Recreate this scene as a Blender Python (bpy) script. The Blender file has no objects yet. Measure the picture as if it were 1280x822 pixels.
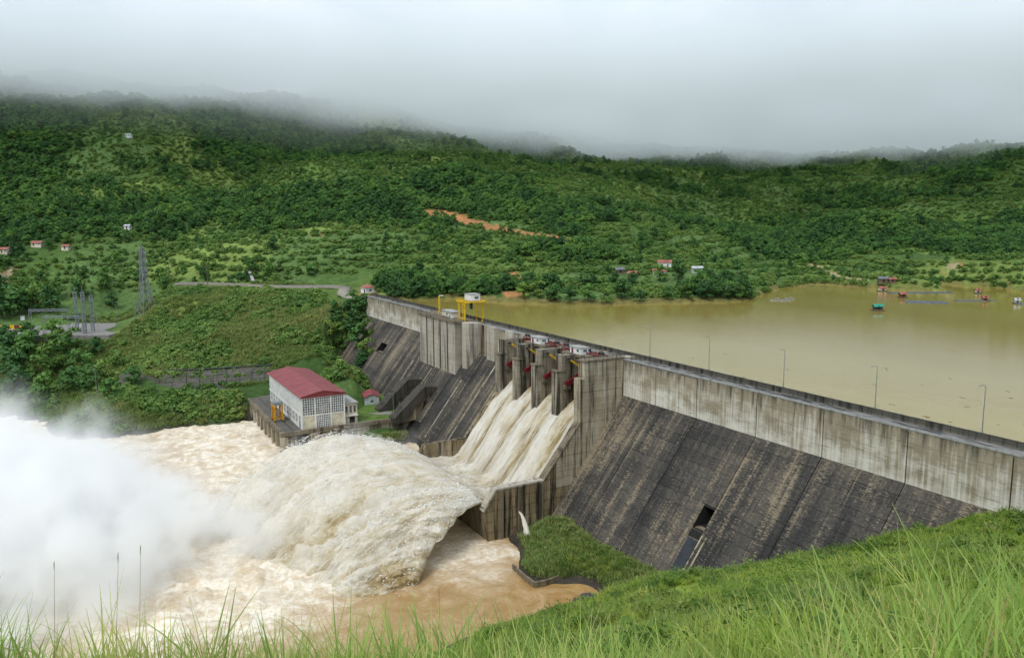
import bpy, bmesh, math, random
import numpy as np
from mathutils import Matrix, Vector

random.seed(7); RNG = np.random.default_rng(7)
scene = bpy.context.scene
COL = scene.collection

# ------------------------------------------------------------------ camera
# world frame: X runs along the dam axis (away from the camera), Y is downstream, Z up;
# Z = 0 is the top of the crest kerb, the river lies at -49 and the lake at -3
CAM = np.array([-186.87, 143.56, 41.25])
YAW, PITCH, ROLL, FPX = math.radians(-29.172), math.radians(7.823), math.radians(-0.282), 962.82
_F = np.array([math.cos(YAW)*math.cos(PITCH), math.sin(YAW)*math.cos(PITCH), -math.sin(PITCH)])
_R = np.cross(_F, [0, 0, 1.0]); _R /= np.linalg.norm(_R)
_U = np.cross(_R, _F)
_R2 = math.cos(ROLL)*_R + math.sin(ROLL)*_U
_U2 = -math.sin(ROLL)*_R + math.cos(ROLL)*_U
cd = bpy.data.cameras.new('camera'); cam = bpy.data.objects.new('camera', cd); COL.objects.link(cam)
cd.sensor_fit = 'HORIZONTAL'; cd.sensor_width = 36.0; cd.lens = FPX/1280*36
cd.clip_start = 0.2; cd.clip_end = 12000
M = Matrix.Identity(4)
for i in range(3):
    M[i][0] = _R2[i]; M[i][1] = _U2[i]; M[i][2] = -_F[i]; M[i][3] = CAM[i]
cam.matrix_world = M
scene.camera = cam

# ------------------------------------------------------------------ sky, sun, exposure
SUN_EL, SUN_AZ = math.radians(56), math.radians(118)     # azimuth measured in world XY from +X
world = bpy.data.worlds.new('World'); scene.world = world; world.use_nodes = True
wt = world.node_tree; wt.nodes.clear()
def nd(nt, typ, ins=None, **props):
    n = nt.nodes.new(typ)
    for k, v in props.items(): setattr(n, k, v)
    for k, v in (ins or {}).items():
        s = n.inputs[k]
        if isinstance(v, bpy.types.NodeSocket): nt.links.new(v, s)
        elif hasattr(s.default_value, '__len__') and not hasattr(v, '__len__'): s.default_value = [v]*len(s.default_value)
        elif hasattr(s.default_value, '__len__') and len(s.default_value) == 4 and len(v) == 3: s.default_value = (*v, 1)
        else: s.default_value = v
    return n
def ramp(nt, fac, stops, interp='LINEAR'):
    n = nt.nodes.new('ShaderNodeValToRGB'); nt.links.new(fac, n.inputs[0])
    n.color_ramp.interpolation = interp
    els = n.color_ramp.elements
    while len(els) < len(stops): els.new(0.5)
    for e, (p, c) in zip(els, stops):
        e.position = p; e.color = (*c, 1) if hasattr(c, '__len__') else (c, c, c, 1)
    return n.outputs[0]
def mixc(nt, f, a, b, mode='MIX'):
    n = nd(nt, 'ShaderNodeMix', data_type='RGBA', blend_type=mode)
    for s, v in ((n.inputs[0], f), (n.inputs[6], a), (n.inputs[7], b)):
        if isinstance(v, bpy.types.NodeSocket): nt.links.new(v, s)
        elif hasattr(v, '__len__'): s.default_value = (*v, 1) if len(v) == 3 else v
        else: s.default_value = v if s.type == 'VALUE' else (v, v, v, 1)
    return n.outputs[2]
def mth(nt, op, a, b=None, c=None, clamp=False):
    n = nd(nt, 'ShaderNodeMath', operation=op, use_clamp=clamp)
    for s, v in zip(n.inputs, (a, b, c)):
        if v is None: continue
        if isinstance(v, bpy.types.NodeSocket): nt.links.new(v, s)
        else: s.default_value = v
    return n.outputs[0]
sky = nd(wt, 'ShaderNodeTexSky', sky_type='NISHITA', sun_disc=False, sun_elevation=SUN_EL,
         sun_rotation=math.pi/2 - SUN_AZ, altitude=300, air_density=1.0, dust_density=3.0, ozone_density=1.0)
tc = nd(wt, 'ShaderNodeTexCoord')
# an overcast sheet of cloud: the direction is projected on a flat layer so that the clouds run to the horizon
sep = nd(wt, 'ShaderNodeSeparateXYZ', {0: tc.outputs['Generated']})
zc = mth(wt, 'ADD', mth(wt, 'MAXIMUM', sep.outputs[2], 0.0), 0.22)
pl = nd(wt, 'ShaderNodeCombineXYZ', {0: mth(wt, 'DIVIDE', sep.outputs[0], zc), 1: mth(wt, 'DIVIDE', sep.outputs[1], zc), 2: 0.0})
n1 = nd(wt, 'ShaderNodeTexNoise', {'Vector': pl.outputs[0], 'Scale': 1.25, 'Detail': 7.0, 'Roughness': 0.58, 'Distortion': 0.6})
cl = ramp(wt, n1.outputs[0], [(0.32, (3.5, 4.3, 5.3)), (0.45, (4.9, 5.7, 6.6)), (0.56, (6.1, 6.75, 7.5)), (0.72, (7.2, 7.6, 8.1))])
bgc = mixc(wt, 0.93, sky.outputs[0], cl)
bg = nd(wt, 'ShaderNodeBackground', {'Color': bgc, 'Strength': 0.11})
wo = nd(wt, 'ShaderNodeOutputWorld', {'Surface': bg.outputs[0]})

sd = bpy.data.lights.new('sun', 'SUN'); sun = bpy.data.objects.new('sun', sd); COL.objects.link(sun)
sd.energy = 1.5; sd.angle = math.radians(25); sd.color = (1.0, 0.965, 0.91)
sun.rotation_euler = Vector((math.cos(SUN_AZ)*math.cos(SUN_EL), math.sin(SUN_AZ)*math.cos(SUN_EL), math.sin(SUN_EL))).to_track_quat('Z', 'Y').to_euler()
sun.location = (0, 0, 600)
vs = scene.view_settings
vs.view_transform = 'Standard'; vs.look = 'None'; vs.exposure = 0.55; vs.gamma = 1.0; vs.use_curve_mapping = False
scene.display_settings.display_device = 'sRGB'
cy = scene.cycles
cy.max_bounces = 14; cy.diffuse_bounces = 2; cy.glossy_bounces = 2; cy.transmission_bounces = 3
cy.transparent_max_bounces = 8; cy.volume_bounces = 12
cy.use_adaptive_sampling = True; cy.adaptive_threshold = 0.02
cy.use_denoising = True
cy.caustics_reflective = False; cy.caustics_refractive = False

# ------------------------------------------------------------------ helpers
def ray(px, py):
    d = _F + _R2*(px-640)/FPX - _U2*(py-411)/FPX
    return d/np.linalg.norm(d)
def at_z(px, py, z):
    d = ray(px, py); return CAM + d*((z-CAM[2])/d[2])
def at_d(px, py, dist):
    d = ray(px, py); return CAM + d*(dist/math.hypot(d[0], d[1]))

def _h(i, s):
    i = i.astype(np.int64)
    n = (i[..., 0]*374761393 + i[..., 1]*668265263 + (i[..., 2]*2147483647 if i.shape[-1] > 2 else 0) + s*974711) & 0xffffffff
    n = ((n ^ (n >> 13))*1274126177) & 0xffffffff
    n = ((n ^ (n >> 16))*2246822519) & 0xffffffff
    return ((n ^ (n >> 15)) & 0xffffff)/float(0xffffff)
def vnoise(P, s=0):
    P = np.asarray(P, float); k = P.shape[-1]
    i = np.floor(P); f = P - i; f = f*f*(3-2*f); out = 0
    for c in range(2**k):
        b = np.array([(c >> j) & 1 for j in range(k)])
        w = np.prod(np.where(b, f, 1-f), axis=-1)
        out = out + w*_h(i+b, s)
    return out*2-1
def fbm(P, oct=4, s=0, gain=0.5):
    P = np.asarray(P, float); a = 1; t = 0; o = 0
    for k in range(oct):
        o = o + a*vnoise(P*2**k + 17.3*k, s+k); t += a; a *= gain
    return o/t
def sstep(a, b, x):
    t = np.clip((x-a)/(b-a), 0, 1); return t*t*(3-2*t)

def mesh_np(name, verts, faces, mat=None, smooth=False, attrs=None):
    me = bpy.data.meshes.new(name)
    verts = np.asarray(verts, np.float32); faces = np.asarray(faces, np.int32)
    k = faces.shape[1]
    me.vertices.add(len(verts)); me.vertices.foreach_set('co', verts.ravel())
    me.loops.add(faces.size); me.loops.foreach_set('vertex_index', faces.ravel())
    me.polygons.add(len(faces))
    me.polygons.foreach_set('loop_start', np.arange(0, faces.size, k, dtype=np.int32))
    if smooth: me.polygons.foreach_set('use_smooth', np.ones(len(faces), bool))
    me.update(calc_edges=True)
    for an, (typ, arr) in (attrs or {}).items():
        a = me.attributes.new(an, typ, 'POINT')
        if typ == 'FLOAT_COLOR': a.data.foreach_set('color', np.asarray(arr, np.float32).ravel())
        else: a.data.foreach_set('value', np.asarray(arr, np.float32).ravel())
    if mat: me.materials.append(mat)
    return me
def link(name, me, parent=None, loc=None, rz=0, scale=None):
    o = bpy.data.objects.new(name, me); COL.objects.link(o)
    if parent is not None: o.parent = parent
    if loc is not None: o.location = loc
    if rz: o.rotation_euler[2] = rz
    if scale is not None: o.scale = scale
    return o
def tag(o, label=None, cat=None, group=None, kind=None):
    if label: o['label'] = label
    if cat: o['category'] = cat
    if group: o['group'] = group
    if kind: o['kind'] = kind
    return o
def thing(name, label, cat, loc=(0, 0, 0), rz=0, group=None):
    o = bpy.data.objects.new(name, None); COL.objects.link(o)
    o.location = loc; o.rotation_euler[2] = rz; o.empty_display_size = 1
    return tag(o, label, cat, group)
def grid_faces(nu, nv, wrap_v=False):
    i = np.arange(nu-1)[:, None]; j = np.arange(nv if wrap_v else nv-1)[None, :]
    j2 = (j+1) % nv
    return np.stack([i*nv+j, (i+1)*nv+j, (i+1)*nv+j2, i*nv+j2], -1).reshape(-1, 4)

class MB:
    """collects boxes, bars, prisms and tubes into one mesh"""
    def __init__(s): s.v = []; s.f = []
    def add(s, vs, fs):
        o = len(s.v); s.v += [tuple(map(float, q)) for q in vs]; s.f += [tuple(i+o for i in q) for q in fs]; return s
    def box(s, x0, x1, y0, y1, z0, z1):
        return s.add([(x, y, z) for z in (z0, z1) for (x, y) in ((x0, y0), (x1, y0), (x1, y1), (x0, y1))],
                     [(3, 2, 1, 0), (4, 5, 6, 7), (0, 1, 5, 4), (1, 2, 6, 5), (2, 3, 7, 6), (3, 0, 4, 7)])
    def bar(s, a, b, w, w2=None, up=(0, 0, 1)):
        a = Vector(a); b = Vector(b); d = (b-a)
        if d.length < 1e-6: return s
        d.normalize(); u = Vector(up)
        if abs(d.dot(u)) > 0.98: u = Vector((1, 0, 0))
        r = d.cross(u).normalized(); u = r.cross(d); h = w/2; g = (w2 if w2 is not None else w)/2
        return s.add([c + r*i*h + u*j*g for c in (a, b) for (i, j) in ((-1, -1), (1, -1), (1, 1), (-1, 1))],
                     [(3, 2, 1, 0), (4, 5, 6, 7), (0, 1, 5, 4), (1, 2, 6, 5), (2, 3, 7, 6), (3, 0, 4, 7)])
    def prism_x(s, poly, x0, x1):
        """poly in (y, z), extruded along x"""
        n = len(poly)
        a = sum(poly[i][0]*poly[(i+1) % n][1]-poly[(i+1) % n][0]*poly[i][1] for i in range(n))
        if a < 0: poly = poly[::-1]
        return s.add([(x, y, z) for x in (x0, x1) for (y, z) in poly],
                     [tuple(range(n))[::-1], tuple(range(n, 2*n))] + [(i, (i+1) % n, n+(i+1) % n, n+i) for i in range(n)])
    def prism_y(s, poly, y0, y1):
        n = len(poly)
        a = sum(poly[i][0]*poly[(i+1) % n][1]-poly[(i+1) % n][0]*poly[i][1] for i in range(n))
        if a > 0: poly = poly[::-1]
        return s.add([(x, y, z) for y in (y0, y1) for (x, z) in poly],
                     [tuple(range(n))[::-1], tuple(range(n, 2*n))] + [(i, (i+1) % n, n+(i+1) % n, n+i) for i in range(n)])
    def prism_z(s, poly, z0, z1):
        n = len(poly)
        a = sum(poly[i][0]*poly[(i+1) % n][1]-poly[(i+1) % n][0]*poly[i][1] for i in range(n))
        if a < 0: poly = poly[::-1]
        return s.add([(x, y, z) for z in (z0, z1) for (x, y) in poly],
                     [tuple(range(n))[::-1], tuple(range(n, 2*n))] + [(i, (i+1) % n, n+(i+1) % n, n+i) for i in range(n)])
    def tube(s, pts, rad, n=8, cap=True):
        pts = [Vector(q) for q in pts]; rad = rad if hasattr(rad, '__len__') else [rad]*len(pts)
        vs = []; fs = []; pr = None
        for i, q in enumerate(pts):
            d = (pts[min(i+1, len(pts)-1)]-pts[max(i-1, 0)]).normalized()
            if pr is None:
                pr = d.cross(Vector((0, 0, 1)) if abs(d.z) < .95 else Vector((1, 0, 0))).normalized()
            pr = (pr - d*pr.dot(d)).normalized(); u = d.cross(pr)
            for k in range(n):
                a = 2*math.pi*k/n; vs.append(q + (pr*math.cos(a) + u*math.sin(a))*rad[i])
        for i in range(len(pts)-1):
            for k in range(n):
                fs.append((i*n+k, i*n+(k+1) % n, (i+1)*n+(k+1) % n, (i+1)*n+k))
        if cap: fs += [tuple(range(n))[::-1], tuple(range((len(pts)-1)*n, len(pts)*n))]
        return s.add(vs, fs)
    def mesh(s, name, mat=None, smooth=False):
        me = bpy.data.meshes.new(name); me.from_pydata(s.v, [], s.f)
        if smooth: me.polygons.foreach_set('use_smooth', np.ones(len(s.f), bool))
        me.update()
        if mat: me.materials.append(mat)
        return me
    def build(s, name, mat, parent=None, smooth=False, **k):
        return link(name, s.mesh(name, mat, smooth), parent, **k)
_unit = {}
def ubox(name, mat, parent, x0, x1, y0, y1, z0, z1):
    """a box that shares one unit cube per material"""
    me = _unit.get(mat.name)
    if me is None:
        me = _unit[mat.name] = MB().box(0, 1, 0, 1, 0, 1).mesh(name, mat)
    o = link(name, me, parent); o.location = (x0, y0, z0); o.scale = (x1-x0, y1-y0, z1-z0); return o

# ------------------------------------------------------------------ materials
def newmat(name):
    m = bpy.data.materials.new(name); m.use_nodes = True; nt = m.node_tree; nt.nodes.clear()
    out = nd(nt, 'ShaderNodeOutputMaterial'); b = nd(nt, 'ShaderNodeBsdfPrincipled')
    nt.links.new(b.outputs[0], out.inputs[0]); return m, nt, b, out
def setin(nt, b, **k):
    for a, v in k.items():
        s = b.inputs[{'color': 'Base Color', 'rough': 'Roughness', 'metal': 'Metallic', 'normal': 'Normal', 'alpha': 'Alpha', 'spec': 'Specular IOR Level'}[a]]
        if isinstance(v, bpy.types.NodeSocket): nt.links.new(v, s)
        elif hasattr(v, '__len__'): s.default_value = (*v, 1)
        else: s.default_value = v
def coords(nt, scale=(1, 1, 1), loc=(0, 0, 0), which='pos'):
    if which == 'pos': src = nd(nt, 'ShaderNodeNewGeometry').outputs['Position']
    else: src = nd(nt, 'ShaderNodeTexCoord').outputs['Object']
    return nd(nt, 'ShaderNodeMapping', {'Vector': src, 'Scale': scale, 'Location': loc}).outputs[0]
def noise(nt, vec, scale=1.0, detail=4.0, rough=0.55, dist=0.0):
    return nd(nt, 'ShaderNodeTexNoise', {'Vector': vec, 'Scale': scale, 'Detail': detail, 'Roughness': rough, 'Distortion': dist}).outputs[0]
def bump(nt, h, strength=0.3, dist=0.1):
    return nd(nt, 'ShaderNodeBump', {'Height': h, 'Strength': strength, 'Distance': dist}).outputs[0]
def simple(name, c, rough=0.7, metal=0.0, var=0.25, scale=1.5, spec=0.3, dirt=None):
    """paint or plain stuff with blotchy wear"""
    m, nt, b, o = newmat(name)
    n = noise(nt, coords(nt), scale, 5, 0.6)
    d = dirt if dirt else tuple(x*(1-var) for x in c)
    col = ramp(nt, n, [(0.35, d), (0.6, c)])
    setin(nt, b, color=col, rough=rough, metal=metal, spec=spec); return m
def concrete(name, base, dark, streak=0.5, lift=2.0, pale=None, scale=1.0, cov=.5):
    """weathered concrete: blotches, run-off streaks, lift lines"""
    m, nt, b, o = newmat(name)
    P = coords(nt)
    n1 = noise(nt, P, 0.12*scale, 6, 0.65)
    n2 = noise(nt, coords(nt, (.6, .6, 0.035)), 1.0*scale, 5, 0.65)
    n3 = noise(nt, P, 2.5*scale, 4, 0.6)
    c = ramp(nt, n1, [(0.3, tuple(x*0.72 for x in base)), (0.62, base)])
    if pale:
        pm = ramp(nt, mth(nt, 'ADD', mth(nt, 'MULTIPLY', n1, 0.45), mth(nt, 'MULTIPLY', noise(nt, coords(nt, (0.8, 0.8, 0.07), (9, 4, 2)), 1.0, 5, 0.6), 0.55)), [(0.5, 0.0), (0.6, 1.0)])
        c = mixc(nt, pm, c, pale)
    sm = ramp(nt, n2, [(cov, 0.0), (cov+.13, 1.0)])
    c = mixc(nt, mth(nt, 'MULTIPLY', sm, streak), c, dark)
    sp = nd(nt, 'ShaderNodeSeparateXYZ', {0: nd(nt, 'ShaderNodeNewGeometry').outputs['Position']})
    fr = mth(nt, 'FRACT', mth(nt, 'DIVIDE', mth(nt, 'ADD', sp.outputs[2], mth(nt, 'MULTIPLY', n3, 0.08)), lift))
    lm = mth(nt, 'MULTIPLY', mth(nt, 'LESS_THAN', fr, 0.05), 0.45)
    c = mixc(nt, lm, c, dark)
    c = mixc(nt, 0.25, c, mixc(nt, n3, 0.5, 1.0), 'MULTIPLY')
    setin(nt, b, color=c, rough=0.85, spec=0.25, normal=bump(nt, n3, 0.35, 0.08)); return m
# ------------------------------------------------------------------ terrain: heights
RIVER, LAKE = -49.0, -3.0
ctl = []                                        # (x, y, z)
def cz(px, py, z): ctl.append(tuple(at_z(px, py, z)))
def cdist(px, py, d): ctl.append(tuple(at_d(px, py, d)))
def cw(*q): ctl.append(q)
# camera bank: falls from the camera to the river and to the right abutment of the dam
for px in (900, 1050, 1200, 1350, 1600):
    cdist(px, 822, 10)
for px, rows in {1600: ((560, 190), (650, 100), (720, 50), (780, 25)), 1400: ((625, 170), (700, 90), (740, 48), (785, 25)), 1280: ((656, 150), (694, 95), (740, 50), (785, 25)), 1150: ((694, 135), (715, 90), (752, 50), (790, 25)),
                 1000: ((712, 140), (738, 95), (768, 55), (798, 28)), 860: ((730, 150), (752, 105), (782, 60), (808, 28)),
                 740: ((757, 150), (784, 105), (806, 60)), 640: ((790, 140), (812, 90))}.items():
    for py, d in rows: cdist(px, py, d)
for px in (-300, 0, 200, 400, 560): cdist(px, 900, 5); cdist(px, 895, 14); cdist(px, 880, 40); cdist(px, 860, 90)
for px in (-300, 0, 200, 350, 480): cz(px, 835, -51.5)
for px, rr_c in ((640, ((868, 12), (850, 28))), (740, ((850, 12), (832, 28)))):
    for py, d in rr_c: cdist(px, py, d)
for az in (-1.1, -.8, -.5, -.2, 0.05):
    a = YAW-az; cw(CAM[0]+math.cos(a)*7.0, CAM[1]+math.sin(a)*7.0, 36.2)
for az in (-1.15, -.9, -.6, -.3, 0, .3, .6, .9, 1.15):
    a = YAW-az; cw(CAM[0]+math.cos(a)*1.2, CAM[1]+math.sin(a)*1.2, 39.45)
    cw(CAM[0]+math.cos(a)*4.0, CAM[1]+math.sin(a)*4.0, 38.2)
# foot of the dam, right side
for q in ((-150, 3, 4), (-128, 2, -4), (-111, .5, -12.5), (-94, 9, -23.5), (-74, 17, -33.5), (-53, 24, -42.6), (-34, 25.5, -44.5), (-4, 25, -44), (-20, 34, -46.5), (-6, 40, -48.0),
          (-30, 35, -46.8), (-44, 32, -46.0), (-60, 33, -43.5), (-75, 28, -37), (-20, 47, -47.8), (-28, 47.5, -48), (-10, 15, -44), (-150, -20, 3), (-135, -30, -8), (-120, -14, -14)): cw(*q)
# river bank on the camera side and river bed
for px, py in ((735, 755), (690, 772), (640, 785), (600, 792)): cz(px, py, -48.3)
for q in ((-41, 42, -51), (-34, 52, -53), (-15, 52, -53), (0, 60, -55), (-18, 80, -55), (-30, 90, -53), (0, 110, -56), (40, 90, -57), (80, 60, -56), (100, 90, -56), (60, 130, -57), (20, 150, -57), (130, 110, -56),
          (150, 100, -55), (100, 160, -57), (180, 180, -55), (0, 180, -56), (60, 220, -57), (160, 240, -56), (240, 260, -55), (80, 300, -57), (95, 45, -54), (60, 40, -54), (30, 20, -54), (80, 5, -54)): cw(*q)
# left bank along the river
for px, py in ((310, 524), (230, 534), (130, 548), (60, 535), (0, 522), (-150, 505), (-400, 480)): cz(px, py, -49.3)
for px, py in ((308, 500), (250, 502), (180, 506), (135, 512)): cz(px, py, -40.5)
for px, py in ((330, 492), (260, 495), (190, 496)): cz(px, py, -40.5)
for px, py in ((330, 462), (260, 466), (190, 470)): cz(px, py, -34)
for px, py in ((0, 470), (80, 470), (-150, 465), (-400, 450)): cz(px, py, -38)
for px, py in ((0, 425), (60, 423), (120, 424), (-150, 420), (-400, 415)): cz(px, py, -23.5)
for px, py in ((20, 410), (80, 410), (130, 405), (-150, 405)): cz(px, py, -22)
for px, py in ((20, 385), (80, 380), (140, 385)): cz(px, py, -16)
for px, py in ((183, 397), (240, 400), (300, 402), (380, 405)): cz(px, py, -16)
for px, py in ((200, 430), (300, 432), (400, 440), (430, 455)): cz(px, py, -25)
for px, py in ((215, 372), (300, 367), (380, 366), (430, 372)): cz(px, py, -3.5)
for px, py in ((220, 357), (330, 358), (420, 360), (452, 362), (120, 356), (20, 352), (-200, 350)): cz(px, py, -.5)
for px in range(225, 450, 25): cz(px, 357.3+(px-225)*.016, -.5); cz(px, 371, -4.5); cz(px, 352.5, .6)
for px in range(215, 440, 37): cz(px, 388, -10.5); cz(px, 415, -19)
# ground line of the left abutment and the platform of the powerhouse
for q in ((243, -2, -1.5), (229, 1, -13.5), (191, 14, -29.5), (180, 20, -37.5), (163, 23, -41.5), (150, 30, -42), (120, 40, -43), (190, 60, -42), (160, 60, -43), (200, 40, -39), (215, 30, -33), (260, 10, -6), (262, -14, -.8), (290, -16, -.6)): cw(*q)
# lake: shore line and bed
for px, py in ((610, 377), (640, 378), (700, 381), (760, 382), (850, 379), (930, 377), (955, 369), (985, 360), (1050, 358), (1100, 361), (1150, 363), (1180, 363), (1200, 356), (1240, 360), (1280, 366), (1450, 372), (1700, 380)):
    cz(px, py-1, LAKE+.4)
    q = at_z(px, py, LAKE); cw(q[0]-22, q[1]+9, -11)
for q in ((225, -12, -9), (200, -30, -16), (150, -30, -30), (100, -60, -40), (50, -60, -45), (0, -100, -42), (-60, -60, -35), (50, -200, -35), (-50, -200, -30), (0, -280, -28), (-100, -120, -20), (-120, -250, -15)): cw(*q)
# hills behind
rows = {
 -500: ((300, 800), (240, 930), (150, 1060), (118, 1350)), -200: ((318, 740), (290, 820), (230, 950), (150, 1090), (122, 1400)),
 0: ((335, 640), (312, 740), (285, 810), (240, 920), (190, 1010), (145, 1100), (116, 1350)),
 120: ((338, 610), (310, 720), (285, 800), (240, 890), (190, 1000), (148, 1090), (118, 1350)),
 250: ((338, 600), (312, 700), (290, 770), (245, 880), (195, 1000), (155, 1120), (122, 1400)),
 380: ((335, 580), (305, 690), (270, 800), (225, 960), (175, 1160), (140, 1450)),
 480: ((345, 530), (315, 620), (280, 730), (240, 880), (205, 1080), (175, 1300), (140, 1650)),
 560: ((355, 500), (320, 580), (275, 720), (240, 880), (210, 1100), (183, 1400), (150, 1800)),
 640: ((355, 485), (320, 560), (285, 680), (245, 860), (212, 1120), (190, 1500), (160, 1900)),
 700: ((355, 480), (330, 530), (300, 620), (262, 790), (232, 1050), (205, 1450), (175, 1900)),
 770: ((360, 480), (335, 540), (315, 620), (285, 830), (250, 1100), (218, 1450), (190, 1900)),
 850: ((362, 480), (345, 530), (325, 650), (295, 830), (260, 1080), (222, 1500), (195, 1950)),
 930: ((365, 470), (350, 520), (330, 640), (300, 820), (262, 1080), (225, 1500), (200, 2000)),
 1010: ((352, 590), (335, 680), (305, 830), (265, 1080), (228, 1500), (206, 2000)),
 1080: ((350, 590), (330, 690), (295, 830), (262, 1080), (225, 1500), (205, 2000)),
 1160: ((350, 570), (335, 680), (310, 830), (265, 1080), (222, 1400), (202, 1700)),
 1230: ((345, 620), (325, 740), (285, 900), (235, 1150), (199, 1450)),
 1280: ((352, 580), (325, 720), (280, 880), (230, 1120), (199, 1400)),
 1450: ((350, 600), (310, 720), (260, 900), (210, 1150), (180, 1400)),
 1750: ((340, 620), (290, 760), (240, 950), (180, 1300))}
for px, rr in rows.items():
    for py, d in rr: cdist(px, py, d)
for px in (1230, 1280, 1450, 1750): cdist(px, 225, 2000)
for px in range(-500, 1800, 150):
    q = at_d(px, 279, 3400); cw(q[0], q[1], 230)

ctl = np.array(ctl)
def logpolar(x, y):
    dx, dy = np.asarray(x)-CAM[0], np.asarray(y)-CAM[1]
    a = YAW - np.arctan2(dy, dx); a = (a+np.pi) % (2*np.pi)-np.pi
    return np.stack([a, np.log(np.hypot(dx, dy)+.3)], -1)
cuv = logpolar(ctl[:, 0], ctl[:, 1])
def _k(d2): return .5*d2*np.log(d2+1e-12)
n = len(cuv)
A = np.zeros((n+3, n+3)); D2 = ((cuv[:, None]-cuv[None])**2).sum(-1)
A[:n, :n] = _k(D2) + 2e-4*np.eye(n); A[:n, n] = 1; A[:n, n+1:] = cuv; A[n:, :n] = A[:n, n:].T
TW = np.linalg.solve(A, np.concatenate([ctl[:, 2], np.zeros(3)]))
NA, NR = 600, 470
AZ = np.linspace(-1.25, 1.25, NA); LR = np.linspace(math.log(.8), math.log(3300), NR)
uv = np.stack(np.meshgrid(AZ, LR, indexing='ij'), -1).reshape(-1, 2)
H = np.zeros(len(uv))
for k in range(0, len(uv), 20000):
    q = uv[k:k+20000]; H[k:k+20000] = _k(((q[:, None]-cuv[None])**2).sum(-1))@TW[:n] + TW[n] + q@TW[n+1:]
rr = np.exp(uv[:, 1]); aa = YAW-uv[:, 0]
GX, GY = CAM[0]+rr*np.cos(aa), CAM[1]+rr*np.sin(aa)
P2 = np.stack([GX, GY], -1)
hillw = sstep(520, 900, rr)
H += hillw*(fbm(P2/170., 4, 11)*24 + (1-np.abs(fbm(P2/260., 3, 41))*2)*30 - 8)        # spurs and gullies
H += sstep(30, 200, rr)*(1-hillw)*fbm(P2/28., 3, 3)*1.3*sstep(-46, -38, H)
H += sstep(3, 25, rr)*(1-sstep(200, 300, rr))*fbm(P2/7., 3, 5)*.35
# the basins of the river and the lake stay under water
H = np.where((GY < -4.6) & (H > LAKE-6) & (H < LAKE+.6) & (rr < 620), LAKE-2.0 + (H-LAKE)*1.6, H)
H = np.where((GX > -4) & (GX < 248) & (GY > -4.5) & (GY < 26), np.minimum(H, -.775*0 - 12 - np.clip(GY, 0, 40)/.775 - 1.5), H)
H = np.where((GX > -140) & (GX <= -4) & (GY > -4.5) & (GY < 4), np.minimum(H, -13), H)
HG = H.reshape(NA, NR)
def height(x, y):
    q = logpolar(x, y); u = np.clip((q[..., 0]-AZ[0])/(AZ[1]-AZ[0]), 0, NA-1.001); v = np.clip((np.log(np.hypot(np.asarray(x)-CAM[0], np.asarray(y)-CAM[1])+1e-9)-LR[0])/(LR[1]-LR[0]), 0, NR-1.001)
    i, j = u.astype(int), v.astype(int); f, g = u-i, v-j
    return (HG[i, j]*(1-f)+HG[i+1, j]*f)*(1-g) + (HG[i, j+1]*(1-f)+HG[i+1, j+1]*f)*g
_ts = np.exp(np.linspace(math.log(3), math.log(3200), 1600))
def hit(px, py):
    d = ray(px, py); hd = math.hypot(d[0], d[1]); Q = CAM + d*(_ts/hd)[:, None]
    k = np.argmax(Q[:, 2] <= height(Q[:, 0], Q[:, 1]))
    return np.array([Q[k, 0], Q[k, 1], float(height(Q[k, 0], Q[k, 1]))])
def pline_dist(x, y, pts):
    d = np.full(np.shape(x), 1e9)
    for a, b in zip(pts[:-1], pts[1:]):
        a = np.array(a[:2]); b = np.array(b[:2]); e = b-a; L = e@e+1e-9
        t = np.clip(((x-a[0])*e[0]+(y-a[1])*e[1])/L, 0, 1)
        d = np.minimum(d, np.hypot(x-a[0]-t*e[0], y-a[1]-t*e[1]))
    return d
# bare earth: land slips and tracks, each a strip of ground
SCARS = [([hit(*q) for q in ((540, 266), (570, 272), (600, 281), (630, 288), (665, 292), (705, 298))], 10.0),
         ([hit(392, 293), hit(404, 294)], 4), ([hit(640, 346), hit(646, 352)], 6), ([hit(636, 365), hit(648, 369)], 5)]
TRACKS = [([hit(*q) for q in ((1012, 331), (1030, 338), (1050, 346), (1085, 351))], 3.0), ([hit(1178, 340), hit(1190, 334), hit(1197, 331)], 3.5), ([hit(0, 342), hit(16, 336)], 3)]
def bare(x, y):
    w = 0
    for pts, wd in SCARS+TRACKS:
        d = pline_dist(x, y, pts) + fbm(np.stack([x, y], -1)/9., 2, 77)*wd*.7
        w = np.maximum(w, 1-sstep(wd*.8, wd*1.25, d))
    return w
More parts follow.
